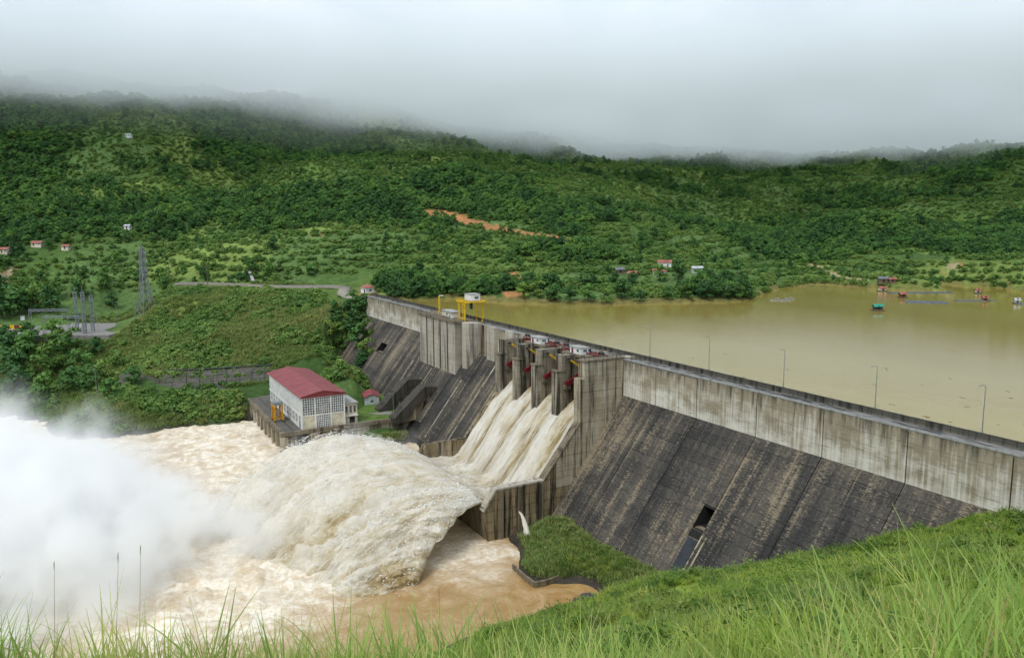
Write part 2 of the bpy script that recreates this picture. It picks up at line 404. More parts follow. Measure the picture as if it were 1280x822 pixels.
# land cover: 0 grass and fields ... 1 forest
def forest(x, y):
    P = np.stack([x, y], -1); r = np.hypot(x-CAM[0], y-CAM[1])
    f = sstep(-.04, .14, .75*fbm(P/150., 3, 91) + .4*fbm(P/42., 3, 61) + 1.1*(np.abs(fbm(P/260., 3, 41))-.17))
    terr = sstep(520, 560, r)*(1-sstep(690, 760, r))*sstep(.02, .12, YAW*0+logpolar(x, y)[..., 0]*-1+.12)   # open terraces left of the dam
    return f*(1-.88*terr)
cov = forest(GX, GY); br = bare(GX, GY)
fine = fbm(P2/14., 3, 23)[:, None]; big = fbm(P2/240., 2, 29)[:, None]
cf = np.array([.05, .095, .025]); cg = np.array([.11, .17, .035]); cg2 = np.array([.16, .19, .045])
def patches(P, size, s):
    best = np.full(len(P), 1e9); val = np.zeros(len(P)); W_ = P + size*.35*np.stack([fbm(P/size, 2, s+5), fbm(P/size, 2, s+6)], -1); i0 = np.floor(W_/size)
    for a in (-1, 0, 1):
        for b in (-1, 0, 1):
            c_ = i0+np.array([a, b]); q_ = (c_+np.stack([_h(c_, s), _h(c_, s+1)], -1))*size; d_ = np.hypot(W_[:, 0]-q_[:, 0], (W_[:, 1]-q_[:, 1])); m_ = d_ < best; best = np.where(m_, d_, best); val = np.where(m_, _h(c_, s+2), val)
    return val
pv = patches(P2, 75., 300)[:, None]                          # plots of crops, each its own green
plot = np.where(pv < .3, [[.070, .125, .032]], np.where(pv < .6, [[.098, .160, .037]], np.where(pv < .85, [[.088, .148, .045]], [[.15, .205, .052]])))
rowsn = .92+.16*(np.sin((GX*.5+GY*.3+H*.9)*1.1) > 0)[:, None]
cg = plot*rowsn; cg2 = plot*1.15
colr = cf*cov[:, None] + (cg*(1-sstep(-.3, .5, big)) + cg2*sstep(-.3, .5, big))*(1-cov[:, None])
near = 1-sstep(120, 220, rr); left = 1-near
colr = np.where(near[:, None] > .5, np.array([.16, .215, .035])*(1+.45*fine), colr*(1+.35*fine))
soil = np.array([.15, .10, .05])
colr = colr*(1-.55*near[:, None]*sstep(.2, .5, fbm(P2/5., 3, 53))[:, None]) + .55*near[:, None]*sstep(.2, .5, fbm(P2/5., 3, 53))[:, None]*soil*.8
rock = sstep(-46.0, -48.0, H)*(GY > 20)
colr = colr*(1-rock[:, None]) + np.array([.055, .048, .038])*rock[:, None]
orange = np.array([.36, .17, .07]); track = np.array([.34, .28, .17])
trm = np.maximum.reduce([1-sstep(w*.7, w*1.1, pline_dist(GX, GY, p)) for p, w in TRACKS])
colr = colr*(1-br[:, None]) + orange*(1+.3*fine)*br[:, None]
colr = colr*(1-trm[:, None]) + track*trm[:, None]
shore = ((GY < -5) & (H < LAKE+2.2) & (rr > 380) & (rr < 640))
colr = np.where(shore[:, None], np.array([.17, .15, .05]), colr)
colr = np.clip(colr, 0.005, 1)

m_ground, nt, b, o = newmat('ground_cover')
at = nd(nt, 'ShaderNodeAttribute', attribute_name='cover')
P = coords(nt)
nn = noise(nt, P, 0.35, 6, 0.7); n4 = noise(nt, P, 3.5, 4, 0.7)
c = mixc(nt, 1.0, at.outputs['Color'], ramp(nt, nn, [(0.3, 0.55), (0.7, 1.35)]), 'MULTIPLY')
c = mixc(nt, 1.0, c, ramp(nt, n4, [(0.3, 0.7), (0.7, 1.25)]), 'MULTIPLY')
setin(nt, b, color=c, rough=0.95, spec=0.1, normal=bump(nt, nn, 0.7, 0.8))
rgba = np.concatenate([colr, np.ones((len(colr), 1))], 1)
ter = link('terrain', mesh_np('terrain', np.stack([GX, GY, H], -1), grid_faces(NA, NR)[:, ::-1], m_ground, True, {'cover': ('FLOAT_COLOR', rgba)}))
tag(ter, kind='structure')
# ------------------------------------------------------------------ paints and concretes
m_white = simple('white_paint', (.72, .72, .69), .55, var=.22, scale=.6)
m_cream = simple('cream_paint', (.62, .58, .44), .6, var=.3, scale=.5)
m_yellow = simple('yellow_paint', (.72, .46, .02), .45, var=.35, scale=1.2)
m_red = simple('red_oxide_paint', (.17, .016, .022), .45, var=.45, scale=1.5)
m_roof_red = simple('red_roof_sheet', (.25, .055, .06), .5, var=.3, scale=.35)
m_roof_old = simple('faded_red_roof', (.33, .12, .09), .7, var=.4, scale=.4)
m_steel = simple('galvanised_steel', (.30, .32, .34), .5, .5, .3, 2.0)
m_dark_steel = simple('dark_steel', (.06, .06, .065), .5, .3, .4, 2.0)
m_dark = simple('dark_recess', (.018, .017, .016), .9, var=.5)
m_glass, nt, b, o = newmat('window_glass')
setin(nt, b, color=ramp(nt, noise(nt, coords(nt), .8, 2), [(.4, (.05, .065, .07)), (.65, (.16, .19, .2))]), rough=.12, spec=.6)
m_conc = concrete('pier_concrete', (.40, .345, .245), (.022, .019, .015), .9, 2.3, (.47, .43, .34), 1.0, .49)
m_pier = concrete('stained_pier_concrete', (.27, .235, .17), (.016, .014, .012), .92, 2.3, (.38, .35, .28), 1.0, .465)
m_wet = concrete('wet_wall_concrete', (.27, .205, .12), (.014, .012, .009), .95, 3.1, (.36, .30, .20), 1.0, .46)
m_conc2 = concrete('old_concrete', (.21, .175, .12), (.02, .019, .017), .8, 2.0)
m_block = concrete('block_concrete', (.43, .39, .31), (.05, .046, .04), .75, 2.3, (.45, .43, .37))
m_kerb = concrete('kerb_concrete', (.40, .40, .38), (.10, .10, .095), .5, 40)
m_parapet = concrete('parapet_concrete', (.16, .15, .12), (.015, .015, .014), .9, 40)

# downstream wall under the crest: stained at the top, white lime bloom lower down
m_wall, nt, b, o = newmat('crest_wall_concrete')
sp = nd(nt, 'ShaderNodeSeparateXYZ', {0: nd(nt, 'ShaderNodeNewGeometry').outputs['Position']})
t = mth(nt, 'DIVIDE', mth(nt, 'MULTIPLY', sp.outputs[2], -1.0), 11.64)
blot = noise(nt, coords(nt, (1, 1, 1.6)), .11, 6, .65)
fine = noise(nt, coords(nt), 2.2, 5, .65)
drip = noise(nt, coords(nt, (1.5, 1.5, .045)), 1.0, 5, .65)
drip2 = noise(nt, coords(nt, (.5, .5, .05), (31, 7, 3)), 1.0, 5, .65)
scr = noise(nt, coords(nt, (.22, .22, 2.4)), 1.0, 4, .6)
c = ramp(nt, blot, [(.3, (.25, .21, .145)), (.65, (.40, .355, .26))])
pm = mth(nt, 'ADD', mth(nt, 'MULTIPLY', t, .17), mth(nt, 'ADD', mth(nt, 'MULTIPLY', drip, .55), mth(nt, 'MULTIPLY', blot, .55)))
c = mixc(nt, ramp(nt, pm, [(.60, 0.0), (.76, .9)]), c, (.68, .66, .58))
dm = mth(nt, 'ADD', mth(nt, 'MULTIPLY', t, -.28), mth(nt, 'ADD', mth(nt, 'MULTIPLY', drip2, .75), mth(nt, 'MULTIPLY', blot, .35)))
c = mixc(nt, ramp(nt, dm, [(.47, 0.0), (.60, .85)]), c, (.06, .05, .036))
c = mixc(nt, ramp(nt, scr, [(.58, 0.0), (.68, .55)]), c, (.09, .075, .05))
c = mixc(nt, .35, c, mixc(nt, fine, .45, 1.1), 'MULTIPLY')
setin(nt, b, color=c, rough=.88, spec=.2, normal=bump(nt, fine, .4, .08))

# sloping face: blackened by algae, with tan concrete left in scratches along the lifts and in down-slope streaks
m_face, nt, b, o = newmat('stained_face_concrete')
big = noise(nt, coords(nt), .045, 5, .62, .4)
runs = noise(nt, coords(nt, (.30, .010, .010)), 1.0, 6, .68)
runs2 = noise(nt, coords(nt, (1.3, .035, .035), (8, 0, 1)), 1.0, 5, .65)
scr = noise(nt, coords(nt, (.13, .0, 1.25)), 1.0, 6, .72, .25)
scr2 = noise(nt, coords(nt, (.75, .0, 5.2), (3, 2, 5)), 1.0, 5, .7, .3)
fine = noise(nt, coords(nt), 1.6, 6, .75)
old = mth(nt, 'ADD', mth(nt, 'MULTIPLY', big, .6), mth(nt, 'MULTIPLY', runs, 1.1))            # where the algae has not closed up
tan = ramp(nt, fine, [(.3, (.095, .074, .048)), (.7, (.22, .175, .115))])
runs3 = noise(nt, coords(nt, (.085, .006, .006), (2, 0, 7)), 1.0, 4, .6); prnd = nd(nt, 'ShaderNodeObjectInfo').outputs['Random']
bk_ = mth(nt, 'ADD', mth(nt, 'ADD', mth(nt, 'MULTIPLY', fine, .35), mth(nt, 'MULTIPLY', runs2, .30)), mth(nt, 'ADD', mth(nt, 'ADD', mth(nt, 'MULTIPLY', runs3, .42), mth(nt, 'MULTIPLY', big, .15)), mth(nt, 'MULTIPLY', prnd, .05)))
blk = ramp(nt, bk_, [(.49, (.011, .011, .0115)), (.59, (.031, .030, .028)), (.67, (.070, .063, .053)), (.77, (.15, .128, .097))])
sm1 = ramp(nt, mth(nt, 'ADD', scr, mth(nt, 'MULTIPLY', mth(nt, 'SUBTRACT', old, .85), .9)), [(.59, 0.0), (.70, .7)])
sm2 = ramp(nt, mth(nt, 'ADD', scr2, mth(nt, 'MULTIPLY', mth(nt, 'SUBTRACT', old, .85), .75)), [(.575, 0.0), (.65, .85)])
c = mixc(nt, sm1, blk, tan); c = mixc(nt, sm2, c, (.25, .205, .14))
c = mixc(nt, ramp(nt, runs2, [(.56, 0.0), (.68, .8)]), c, (.014, .014, .015))
setin(nt, b, color=c, rough=.78, spec=.25, normal=bump(nt, fine, .5, .1))

# wet deck of the crest
m_deck, nt, b, o = newmat('wet_deck')
w = noise(nt, coords(nt, (.4, 1, 1)), .5, 5, .6)
setin(nt, b, color=ramp(nt, w, [(.38, (.055, .055, .058)), (.55, (.15, .145, .135)), (.72, (.24, .23, .21))]), rough=ramp(nt, w, [(.4, .12), (.6, .75)]), spec=.5)

m_buttress = concrete('dark_buttress_concrete', (.075, .068, .056), (.015, .014, .013), .8, 2.0)
m_slab = simple('wet_slab', (.030, .034, .040), .45, 0, .4, .6)
# ------------------------------------------------------------------ the dam
TAN, HW = .775, 11.64                      # batter of the face, height of the vertical wall
def fy(z): return TAN*(-HW-z)
nY, nZ = 1/math.hypot(1, TAN), TAN/math.hypot(1, TAN)
dam = thing('concrete_dam', 'long grey concrete gravity dam with a stained black sloping face and open spillway', 'dam', (0, 0, -50))
def D(o): o.parent = dam; o.matrix_parent_inverse = Matrix.Translation((0, 0, 50)); return o
XR0, XL1 = -172.0, 246.0
def core_notch(hx0, hx1, hz0, hz1, zb=-56):
    D(MB().prism_x([(-4.6, -.9), (-.16, -.9), (-.16, -HW-.1), (fy(hz1)-.2, hz1), (fy(hz1)-6.5, hz1), (fy(hz1)-6.5, hz0), (fy(hz0)-.2, hz0), (fy(zb)-.2, zb), (-4.6, zb)], hx0, hx1).build('core', m_dark))
def core(x0, x1, zb=-56):
    MB().prism_x([(-4.6, -.9), (-.16, -.9), (-.16, -HW-.1), (fy(zb)-.2, zb), (-4.6, zb)], x0, x1).build('core', m_dark, None); 
    D(bpy.context.scene.objects[-1] if False else COL.objects[-1])
JR = [0, -15.3, -32.5, -53.75, -73.4, -93.75, -114, -134, -154, XR0]
JL = [54.2, 72, 89, 107, 125, 143, 163, 184, 205, 226, XL1]
HOLES = [(-53.9, -50.0, -33.2, -28.4), (190, 199, -25.4, -21.2)]           # openings in the sloping face: x0, x1, z0, z1
for h_ in HOLES: core_notch(*h_)
core(XR0, HOLES[0][0]); core(HOLES[0][1], .05); core(54.1, HOLES[1][0]); core(HOLES[1][1], XL1)
rr_ = random.Random(3)
_rowmesh = {}
NL = 19; LH = 2.32
def face_mesh(k):
    if k not in _rowmesh:
        z1 = -HW-k*LH; z0 = z1-LH+.055
        if k == 0: z1 -= .02
        a, b_ = (fy(z1), z1), (fy(z0), z0)
        _rowmesh[k] = MB().prism_x([a, b_, (b_[0]-nY*.4, b_[1]-nZ*.4), (a[0]-nY*.4, a[1]-nZ*.4)], 0, 1).mesh('face_panel', m_face)
    return _rowmesh[k]
def face_panel(x0, x1, k):
    o = link('face_panel', face_mesh(k)); d = rr_.uniform(-.03, .035)
    o.location = (x0, d*nY, d*nZ); o.scale = (x1-x0, 1, 1); D(o)
def cut(x0, x1, z0, z1):
    spans = [(x0, x1)]
    for hx0, hx1, hz0, hz1 in HOLES:
        if hz0 < z1-.3 and hz1 > z0+.3:
            ns = []
            for a, b_ in spans:
                if hx1 <= a or hx0 >= b_: ns.append((a, b_)); continue
                if hx0 > a+.2: ns.append((a, hx0))
                if hx1 < b_-.2: ns.append((hx1, b_))
            spans = ns
    return spans
for J, skip in ((JR, None), (JL, (105, 143))):
    for a, b_ in zip(J[:-1], J[1:]):
        x0, x1 = min(a, b_)+.13, max(a, b_)-.13
        # vertical wall: four lifts
        for k in range(4):
            z1 = -.42-k*2.8; z0 = max(z1-2.76, -HW)
            if k == 3: z0 = -HW
            if skip and x0 > skip[0]-1 and x1 < skip[1]+1: continue
            if (x0+x1)/2 > 0: 
                if max(height(np.array([x0, x1]), np.array([2., 2.]))) > z1+2.5: continue
            d = rr_.uniform(-.02, .03)
            D(ubox('wall_panel', m_wall, None, x0, x1, -.5, d, z0, z1))
        for k in range(NL):
            z1 = -HW-k*LH; z0 = z1-LH; zm = (z0+z1)/2
            g = height(np.linspace(x0, x1, 4), np.full(4, fy(zm)))
            if g.min() > z1+3.5 and x1 < 0: continue
            if x0 > 143 and g.min() > z1+4: continue
            if x0 > 107 and z0 < -44: continue
            if x0 > 50 and x0 < 107 and z0 < -46.5: continue
            for p0, p1 in cut(x0, x1, z0, z1): face_panel(p0, p1, k)
# toe of the left slope beside the chute
D(MB().prism_x([(24, -46.2), (26.9, -46.2), (26.9, -53), (24, -53)], 54.2, 106).build('toe', m_conc2))
# openings: dark adits with a concrete frame, and a drain channel below the right one
for hx0, hx1, hz0, hz1 in HOLES:
    ya = fy(hz1); 
    D(MB().prism_x([(fy(hz0)-2.6, hz0+.1), (fy(hz0)-.1, hz0-.05), (fy(hz0)-.1, hz0-.3), (fy(hz0)-2.6, hz0-.3)], hx0, hx1).build('adit_floor', m_conc2))
D(MB().prism_x([(fy(-33.6)+.25, -33.6), (fy(-43)+.25, -43), (fy(-43), -43.2), (fy(-33.6), -33.8)], -54.1, -54.5).build('channel_kerb', m_conc))
D(MB().prism_x([(fy(-35)+.12, -35), (fy(-43)+.12, -43), (fy(-43), -43.2), (fy(-35), -35.2)], -53.8, -50.6).build('drain_slab', m_slab))
D(MB().prism_x([(fy(-33.6)+.3, -33.6), (fy(-45)+.3, -45), (fy(-45), -45.2), (fy(-33.6), -33.8)], -55.9, -55.5).build('channel_kerb', m_conc))
for x in (62, 69.5, 79, 97, 128, 150):
    D(MB().prism_x([(fy(-14 if x < 90 else -23)+.22, -14 if x < 90 else -23), (fy(-45)+.22, -45), (fy(-45), -45.2), (fy(-14 if x < 90 else -23), -14.2 if x < 90 else -23.2)], x, x+.55).build('face_rib', m_conc))

# crest: deck, kerb stones, upstream parapet panels
D(MB().box(XR0, XL1, -4.6, 0.0, -.9, -.40).build('crest_deck', m_deck))
x = XR0
while x < XL1-1:
    if not (104 < x < 143):
        D(ubox('kerb_stone', m_kerb, None, x+.03, min(x+5.97, XL1), -.42, .12, -.41, 0.0))
    x += 6
x = XR0; mp = MB().prism_x([(-5.05, -.5), (-4.55, -.5), (-4.62, .9), (-4.55, 1.03), (-5.05, 1.03)], 0, 2.36).mesh('parapet_panel', m_parapet)
while x < XL1-2:
    o = link('parapet_panel', mp); o.location = (x, rr_.uniform(-.02, .02), rr_.uniform(-.015, .015)); D(o); x += 2.5
D(MB().box(XR0, XL1, -5.0, -4.6, -56, -.45).build('upstream_wall', m_conc2))

# ---- spillway: chute, piers, training walls
PIERS = [(0, 3.4), (12.7, 16.1), (25.4, 28.8), (38.1, 41.5), (50.8, 54.2)]
def chute_z(y):
    y = np.asarray(y, float)
    ogee = -13.0-.036*np.clip(y, 0, 99)**1.9
    line = -22.0-(y-16.3)*1.25
    z = np.where(y < 14, -13-np.clip(y, 0, 14)**2*.0323, line)
    z = np.where(y < 16.3, np.interp(y, [-5, 0, 4, 8, 12, 16.3], [-14, -13, -13.6, -15.3, -18.0, -22.0]), z)
    cy_, cz_, R = 37.0, -24.2, 18.6                  # bucket circle: invert at y = 37
    arc = cz_-np.sqrt(np.maximum(R*R-(y-cy_)**2, 1.0))
    return np.where(y > 26, np.maximum(line, arc), z)
ys = np.concatenate([np.linspace(-5, 24, 25), np.linspace(25, 48.6, 25)])
prof = [(float(a), float(chute_z(a))) for a in ys]
D(MB().prism_x(prof + [(46.7, -54), (-5, -54)], 0.6, 53.6).build('chute', m_conc2, smooth=False))
PIER = [(-6.5, -.3), (14.4, .15), (14.4, -5.0), (16.0, -5.0), (16.0, -30), (-6.5, -30)]
for i, (a, b_) in enumerate(PIERS):
    if i == 0: continue
    D(MB().prism_x(PIER, a, b_).build('pier', m_pier))
    D(MB().box(a-.25, b_+.25, 13.2, 16.3, -5.0, -4.6).build('pier_cap', m_conc2))
def clip_poly(poly, y0, y1, z0, z1):
    def c(P, f, g):
        out = []
        for i in range(len(P)):
            A_, B_ = P[i-1], P[i]; fa, fb = f(A_), f(B_)
            if fa*fb < 0: t_ = fa/(fa-fb); out.append((A_[0]+t_*(B_[0]-A_[0]), A_[1]+t_*(B_[1]-A_[1])))
            if fb >= 0: out.append(B_)
        return out
    for f in (lambda q: q[0]-y0, lambda q: y1-q[0], lambda q: q[1]-z0, lambda q: z1-q[1]):
        poly = c(poly, f, None)
        if len(poly) < 3: return None
    a_ = abs(sum(poly[i-1][0]*poly[i][1]-poly[i][0]*poly[i-1][1] for i in range(len(poly))))/2
    return poly if a_ > .25 else None
RP = [(-4.6, 0.1), (14.4, .1), (14.4, -5.0), (16.0, -5.0), (16.0, -54), (-4.6, -54)]
RW = [(16.0, -18.3), (28.7, -34), (44.7, -34), (48.6, -39.9), (46.7, -54), (16.0, -54)]
D(MB().prism_x(RP, .22, 3.4).build('pier', m_conc)); D(MB().prism_x(RW, .22, 2.6).build('training_wall', m_wet))
for poly, yy in ((RP, [0.06, 4, 7, 9.2, 14.4, 16.0]), (RW, [16.0, 20, 24.5, 28.7, 33, 37, 41, 44.7, 49])):
    for ya, yb in zip(yy[:-1], yy[1:]):
        z = .2
        while z > -52:
            q = clip_poly(poly, ya+.02, yb-.02, z-3.05, z-.02)
            if q: D(MB().prism_x(q, rr_.uniform(-.02, .03), .3).build('wall_panel', m_wet if (poly is RW and (ya > 24 or z < -36)) else m_conc))
            z -= 3.1
# coping strip on the training wall, slope then level then the cut end
D(MB().prism_x([(16.2, -18.25), (28.8, -33.8), (28.8, -34.3), (16.2, -18.8)], -.15, 2.9).build('wall_coping', m_conc2))
D(MB().prism_x([(28.8, -33.8), (44.9, -33.8), (44.7, -34.3), (28.8, -34.3)], -.15, 2.9).build('wall_coping', m_block))
D(MB().prism_x([(44.9, -33.8), (48.95, -39.8), (48.5, -40.1), (44.5, -34.2)], -.15, 2.9).build('wall_coping', m_block))
for y in (29.2, 36.4, 42.6): D(ubox('wall_rib', m_conc2, None, -.55, 0.1, y, y+1.0, -52, -34.4))
LW = [(16.0, -18.6), (28.7, -34), (44.7, -34), (48.6, -39.9), (46.7, -54), (16.0, -54)]
D(MB().prism_x(LW, 51.4, 54.2).build('training_wall', m_wet))
# small top slab of the spillway right pier, gantry beams and machine houses
D(MB().box(-.3, 3.9, -.2, 14.8, .1, .5).build('pier_cap', m_conc2))
for i in range(4):
    a, b_ = PIERS[i][1], PIERS[i+1][0]
    D(MB().box(a, b_, -4.6, 3.2, -1.6, -.6).build('bridge_slab', m_conc2))
    D(MB().box(a, b_, -3.6, -2.8, -9.4, -1.6).build('breast_wall', m_conc2))
    D(MB().box(a-.02, a+1.0, 11.6, 14.0, -10.5, -9.2).build('trunnion_corbel', m_conc2)); D(MB().box(b_-1.0, b_+.02, 11.6, 14.0, -10.5, -9.2).build('trunnion_corbel', m_conc2))

# ---- power intake block left of the spillway
for i, (a, b_) in enumerate(zip([105, 112.2, 119.6, 127, 134.6], [112.2, 119.6, 127, 134.6, 143])):
    for z1, z0 in ((-.2, -7.4), (-7.45, -14.8), (-14.85, -24.5)):
        D(ubox('block_panel', m_block, None, a+.06, b_-.06, -.2, 8.3+rr_.uniform(-.03, .03), z0, z1))
D(MB().box(105.1, 142.9, -.2, 8.15, -24.6, -.2).build('block_core', m_dark))
D(MB().box(104.0, 143.6, -.4, 9.0, -.2, .75).build('block_roof_slab', m_conc2))
for x in (112.2, 119.6, 127, 134.6): D(ubox('drain_pipe', m_dark_steel, None, x-.18, x+.18, 8.28, 8.6, -22.0, -.3))
q = [(101+4.1*math.cos(a), 1.5+5.0*math.sin(a)) for a in np.linspace(0, math.pi, 15)] + [(96.9, -.2), (105.1, -.2)]
D(MB().prism_z(q, -19, .1).build('round_buttress', m_block))
D(MB().box(82, 88.6, -.2, 1.6, -14.0, -.1).build('wall_pilaster', m_block))
for x in (89.6, 91.4, 93.2, 95.0):
    D(MB().tube([(x, .7, -.2), (x, .7, -16.5)], .42, 10).build('drain_pipe', m_conc if x < 92 else m_conc2))
D(MB().box(54.4, 62, -.2, 1.2, -13.2, -.1).build('wall_pilaster', m_block)); D(MB().box(68, 74, -.2, 1.0, -12.9, -.1).build('wall_pilaster', m_block))
# penstock buttresses above the powerhouse lawn
for xb in (112.6, 130.75):
    t_ = D(MB().prism_x([(12.4, -28.4), (19, -27.7), (20.2, -28.3), (33.3, -40.0), (33.3, -42), (29.5, -42), (18.3, -31.3), (13.5, -31.0)], xb-.2, xb+6.2).build('penstock_buttress', m_buttress))
    D(MB().prism_x([(13, -30), (18.2, -30.4), (29, -41.8), (14, -42)], xb+.6, xb+5.4).build('buttress_wall', m_conc2))
    D(MB().prism_x([(18.5, -33.5), (19.5, -34.3), (21.5, -42), (18.5, -42)], xb+.3, xb+.65).build('buttress_opening', m_dark))
    for y in (15.3, 23.4): D(ubox('buttress_rib', m_conc, None, xb+.2, xb+.7, y, y+.8, -41.5, -31 if y < 20 else -36.6))

# ------------------------------------------------------------------ things on the dam
def railing(name, label, pts, mat, h=1.1, step=1.5, group=None, cat='railing'):
    r = thing(name, label, cat, tuple(pts[0]), 0, group)
    o0 = Vector(pts[0]); a = Vector((0, 0, 0)); b_ = Vector(pts[1])-o0; L = b_.length; nseg = max(1, int(L/step))
    for k in range(nseg+1):
        q = a.lerp(b_, k/nseg); MB().bar(q, q+Vector((0, 0, h)), .09).build('post', mat, r)
    for zz in (h, h*.55): MB().bar(a+Vector((0, 0, zz)), b_+Vector((0, 0, zz)), .08).build('rail', mat, r)
    return r
railing('railing', 'dark steel railing along the edge of the intake block roof', [(104.3, 8.7, .75), (143.2, 8.7, .75)], m_dark_steel)
railing('railing', 'dark steel railing on the right pier top beside the red hoist beam', [(0.1, 14.4, .5), (0.1, 1, .5)], m_dark_steel)

POS = ('beside the black sloping face', 'second from the black sloping face', 'second from the intake side', 'on the intake side of the spillway')
for i in range(4):
    a, b_ = PIERS[i][1], PIERS[i+1][0]; tz, ty = -8.6, 12.8
    g = thing('radial_gate', 'red steel radial gate raised over rushing water, bay ' + POS[i], 'gate', ((a+b_)/2, ty, tz), 0, 'spillway radial gates')
    w = (b_-a)/2-.25
    arc = [(-10.2*math.cos(t_), 10.2*math.sin(t_)) for t_ in np.linspace(math.radians(-8), math.radians(42), 9)]
    inn = [(y*.965, z*.965) for y, z in arc]
    mbs = MB()
    for (p1, p2, q1, q2) in zip(arc[:-1], arc[1:], inn[:-1], inn[1:]): mbs.prism_x([p1, p2, q2, q1], -w, w)
    mbs.build('skin_plate', m_red, g)
    for s in (-1, 1):
        xs = s*(w-.55)
        for t_ in (4, 30):
            e = (xs, -9.9*math.cos(math.radians(t_)), 9.9*math.sin(math.radians(t_)))
            MB().bar((xs, 0, 0), e, .55, .8).build('arm', m_red, g)
        mm = MB(); 
        for k in (3, 5, 7): mm.bar((xs, -k*math.cos(math.radians(4)), k*math.sin(math.radians(4))), (xs, -(k+1.2)*math.cos(math.radians(30)), (k+1.2)*math.sin(math.radians(30))), .3)
        mm.build('arm_brace', m_red, g)
        MB().tube([(xs-.6, 0, 0), (xs+.6, 0, 0)], .75, 12).build('trunnion', m_red, g)
    hb = thing('hoist_cylinder', 'yellow hoist cylinder in the bay ' + POS[i], 'cylinder', (b_-.8, 12.2, -1.0), 0, 'gate hoist cylinders')
    MB().tube([(0, 0, 0), (0, -4.6, -3.2)], .3, 10).build('barrel', m_yellow, hb); MB().tube([(0, -4.6, -3.2), (0, -7.0, -4.87)], .14, 8).build('rod', m_steel, hb)
    MB().box(-.4, .4, -.4, .5, -.35, .35).build('bracket', m_dark_steel, hb)
    rb = thing('hoist_beam', 'dark red lattice hoist beam over the bay ' + POS[i], 'beam', ((a+b_)/2, 5.0, -.55), 0, 'red beams above the gates')
    for y in (-1.2, 1.2):
        MB().box(-4.7, 4.7, y-.15, y+.15, 1.0, 1.3).build('chord', m_red, rb); MB().box(-4.7, 4.7, y-.15, y+.15, 0, .3).build('chord', m_red, rb)
        for k in range(9):
            x0_ = -4.6+k*1.02; MB().bar((x0_, y, .25), (x0_+1.0, y, 1.05), .13).build('lattice_bar', m_red, rb)
    for x_ in (-3.6, 3.4):
        dr = MB().tube([(x_-.7, 0, 1.85), (x_+.7, 0, 1.85)], .5, 12).build('drum', m_dark_steel, rb); MB().box(x_+.75, x_+1.3, -.5, .5, 1.3, 2.3).build('motor', m_red, dr)
for x0, lab in ((34.6, 'small white hoist house with a red door on the middle piers'), (10.0, 'small white hoist house between the red beams near the right pier')):
    h = thing('hoist_house', lab, 'hut', (x0+4, 6.8, .15), 0, 'hoist houses on the spillway piers')
    MB().box(-2.9, 2.9, -1.5, 1.7, 0, 2.0).build('wall', m_white, h); MB().box(-3.1, 3.1, -1.7, 2.0, 2.0, 2.2).build('roof', m_kerb, h)
    MB().box(1.1, 2.1, 1.68, 1.75, .05, 1.7).build('door', m_red, h); MB().box(-2.1, -.9, 1.68, 1.75, .8, 1.5).build('window', m_glass, h)
    MB().box(-2.96, -2.88, -.8, .6, .8, 1.5).build('window', m_glass, h)
    MB().box(-6.5, 6.5, -2.2, 2.6, -.75, 0).build('floor_slab', m_conc2, h)

# crest lamps
def lamp(x, label, twin=False, y=-4.85, z=1.0, h=9.2):
    r = thing('street_lamp', label, 'lamp', (x, y, z), 0, 'lamp posts along the crest')
    MB().tube([(0, 0, 0), (0, 0, h*.6), (0, 0, h)], [.11, .085, .06], 8).build('pole', m_steel, r); MB().box(-.2, .2, -.2, .2, 0, .25).build('base', m_steel, r)
    for s in ((1, -1) if twin else (1,)):
        MB().tube([(0, 0, h-.05), (0, s*.35, h+.18), (0, s*.9, h+.28), (0, s*1.5, h+.25)], .05, 6).build('arm', m_steel, r)
        MB().box(-.13, .13, min(s*1.35, s*2.05), max(s*1.35, s*2.05), h+.15, h+.29).build('lamp_head', m_steel, r)
NEARW = ['beside the near stretch of the long pale wall', 'two posts out from the spillway', 'three posts out from the spillway', 'four posts out from the spillway']
lamp(-6.5, 'twin-headed lamp post on the crest parapet next to the spillway', True)
for x, s in ((-31.7, 'second'), (-57.5, 'third'), (-82.6, 'fourth'), (-105.5, 'fifth')): lamp(x, 'slender grey lamp post on the crest parapet, %s from the spillway' % s)

# yellow gantry crane with its white machine house
gc = thing('gantry_crane', 'yellow steel gantry crane straddling the crest with a white cabin on top', 'crane', (107, -.6, -.4))
for x_ in (-2.6, 2.6):
    for y_ in (-4.2, 4.4):
        l_ = MB().bar((x_, y_, .6), (x_, y_, 8.6), .55).build('leg', m_yellow, gc); MB().box(x_-.8, x_+.8, y_-.4, y_+.4, 0, .65).build('bogie', m_yellow, l_)
        for s in (-1, 1): MB().bar((x_, y_, 6.6), (x_+s*1.6, y_, 8.6), .26).build('knee_brace', m_yellow, gc)
for y_ in (-4.2, 4.4): MB().box(-4.9, 4.9, y_-.35, y_+.35, 8.5, 9.3).build('girder', m_yellow, gc); MB().box(-2.6, 2.6, y_-.18, y_+.18, 1.4, 1.8).build('tie_beam', m_yellow, gc)
for x_ in (-4.7, -2.6, 2.6, 4.7): MB().box(x_-.3, x_+.3, -4.2, 4.4, 8.55, 9.2).build('cross_beam', m_yellow, gc)
mm = MB()
for x_ in np.linspace(-4.8, 4.8, 9): mm.bar((x_, 4.8, 9.3), (x_, 4.8, 10.3), .09)
mm.bar((-4.8, 4.8, 10.3), (4.8, 4.8, 10.3), .09).bar((-4.8, 4.8, 9.8), (4.8, 4.8, 9.8), .07).build('handrail', m_yellow, gc)
mm = MB()
for k in range(14): mm.bar((-2.2, 5.0, 1.0+k*.55), (-1.5, 5.0, 1.0+k*.55), .07)
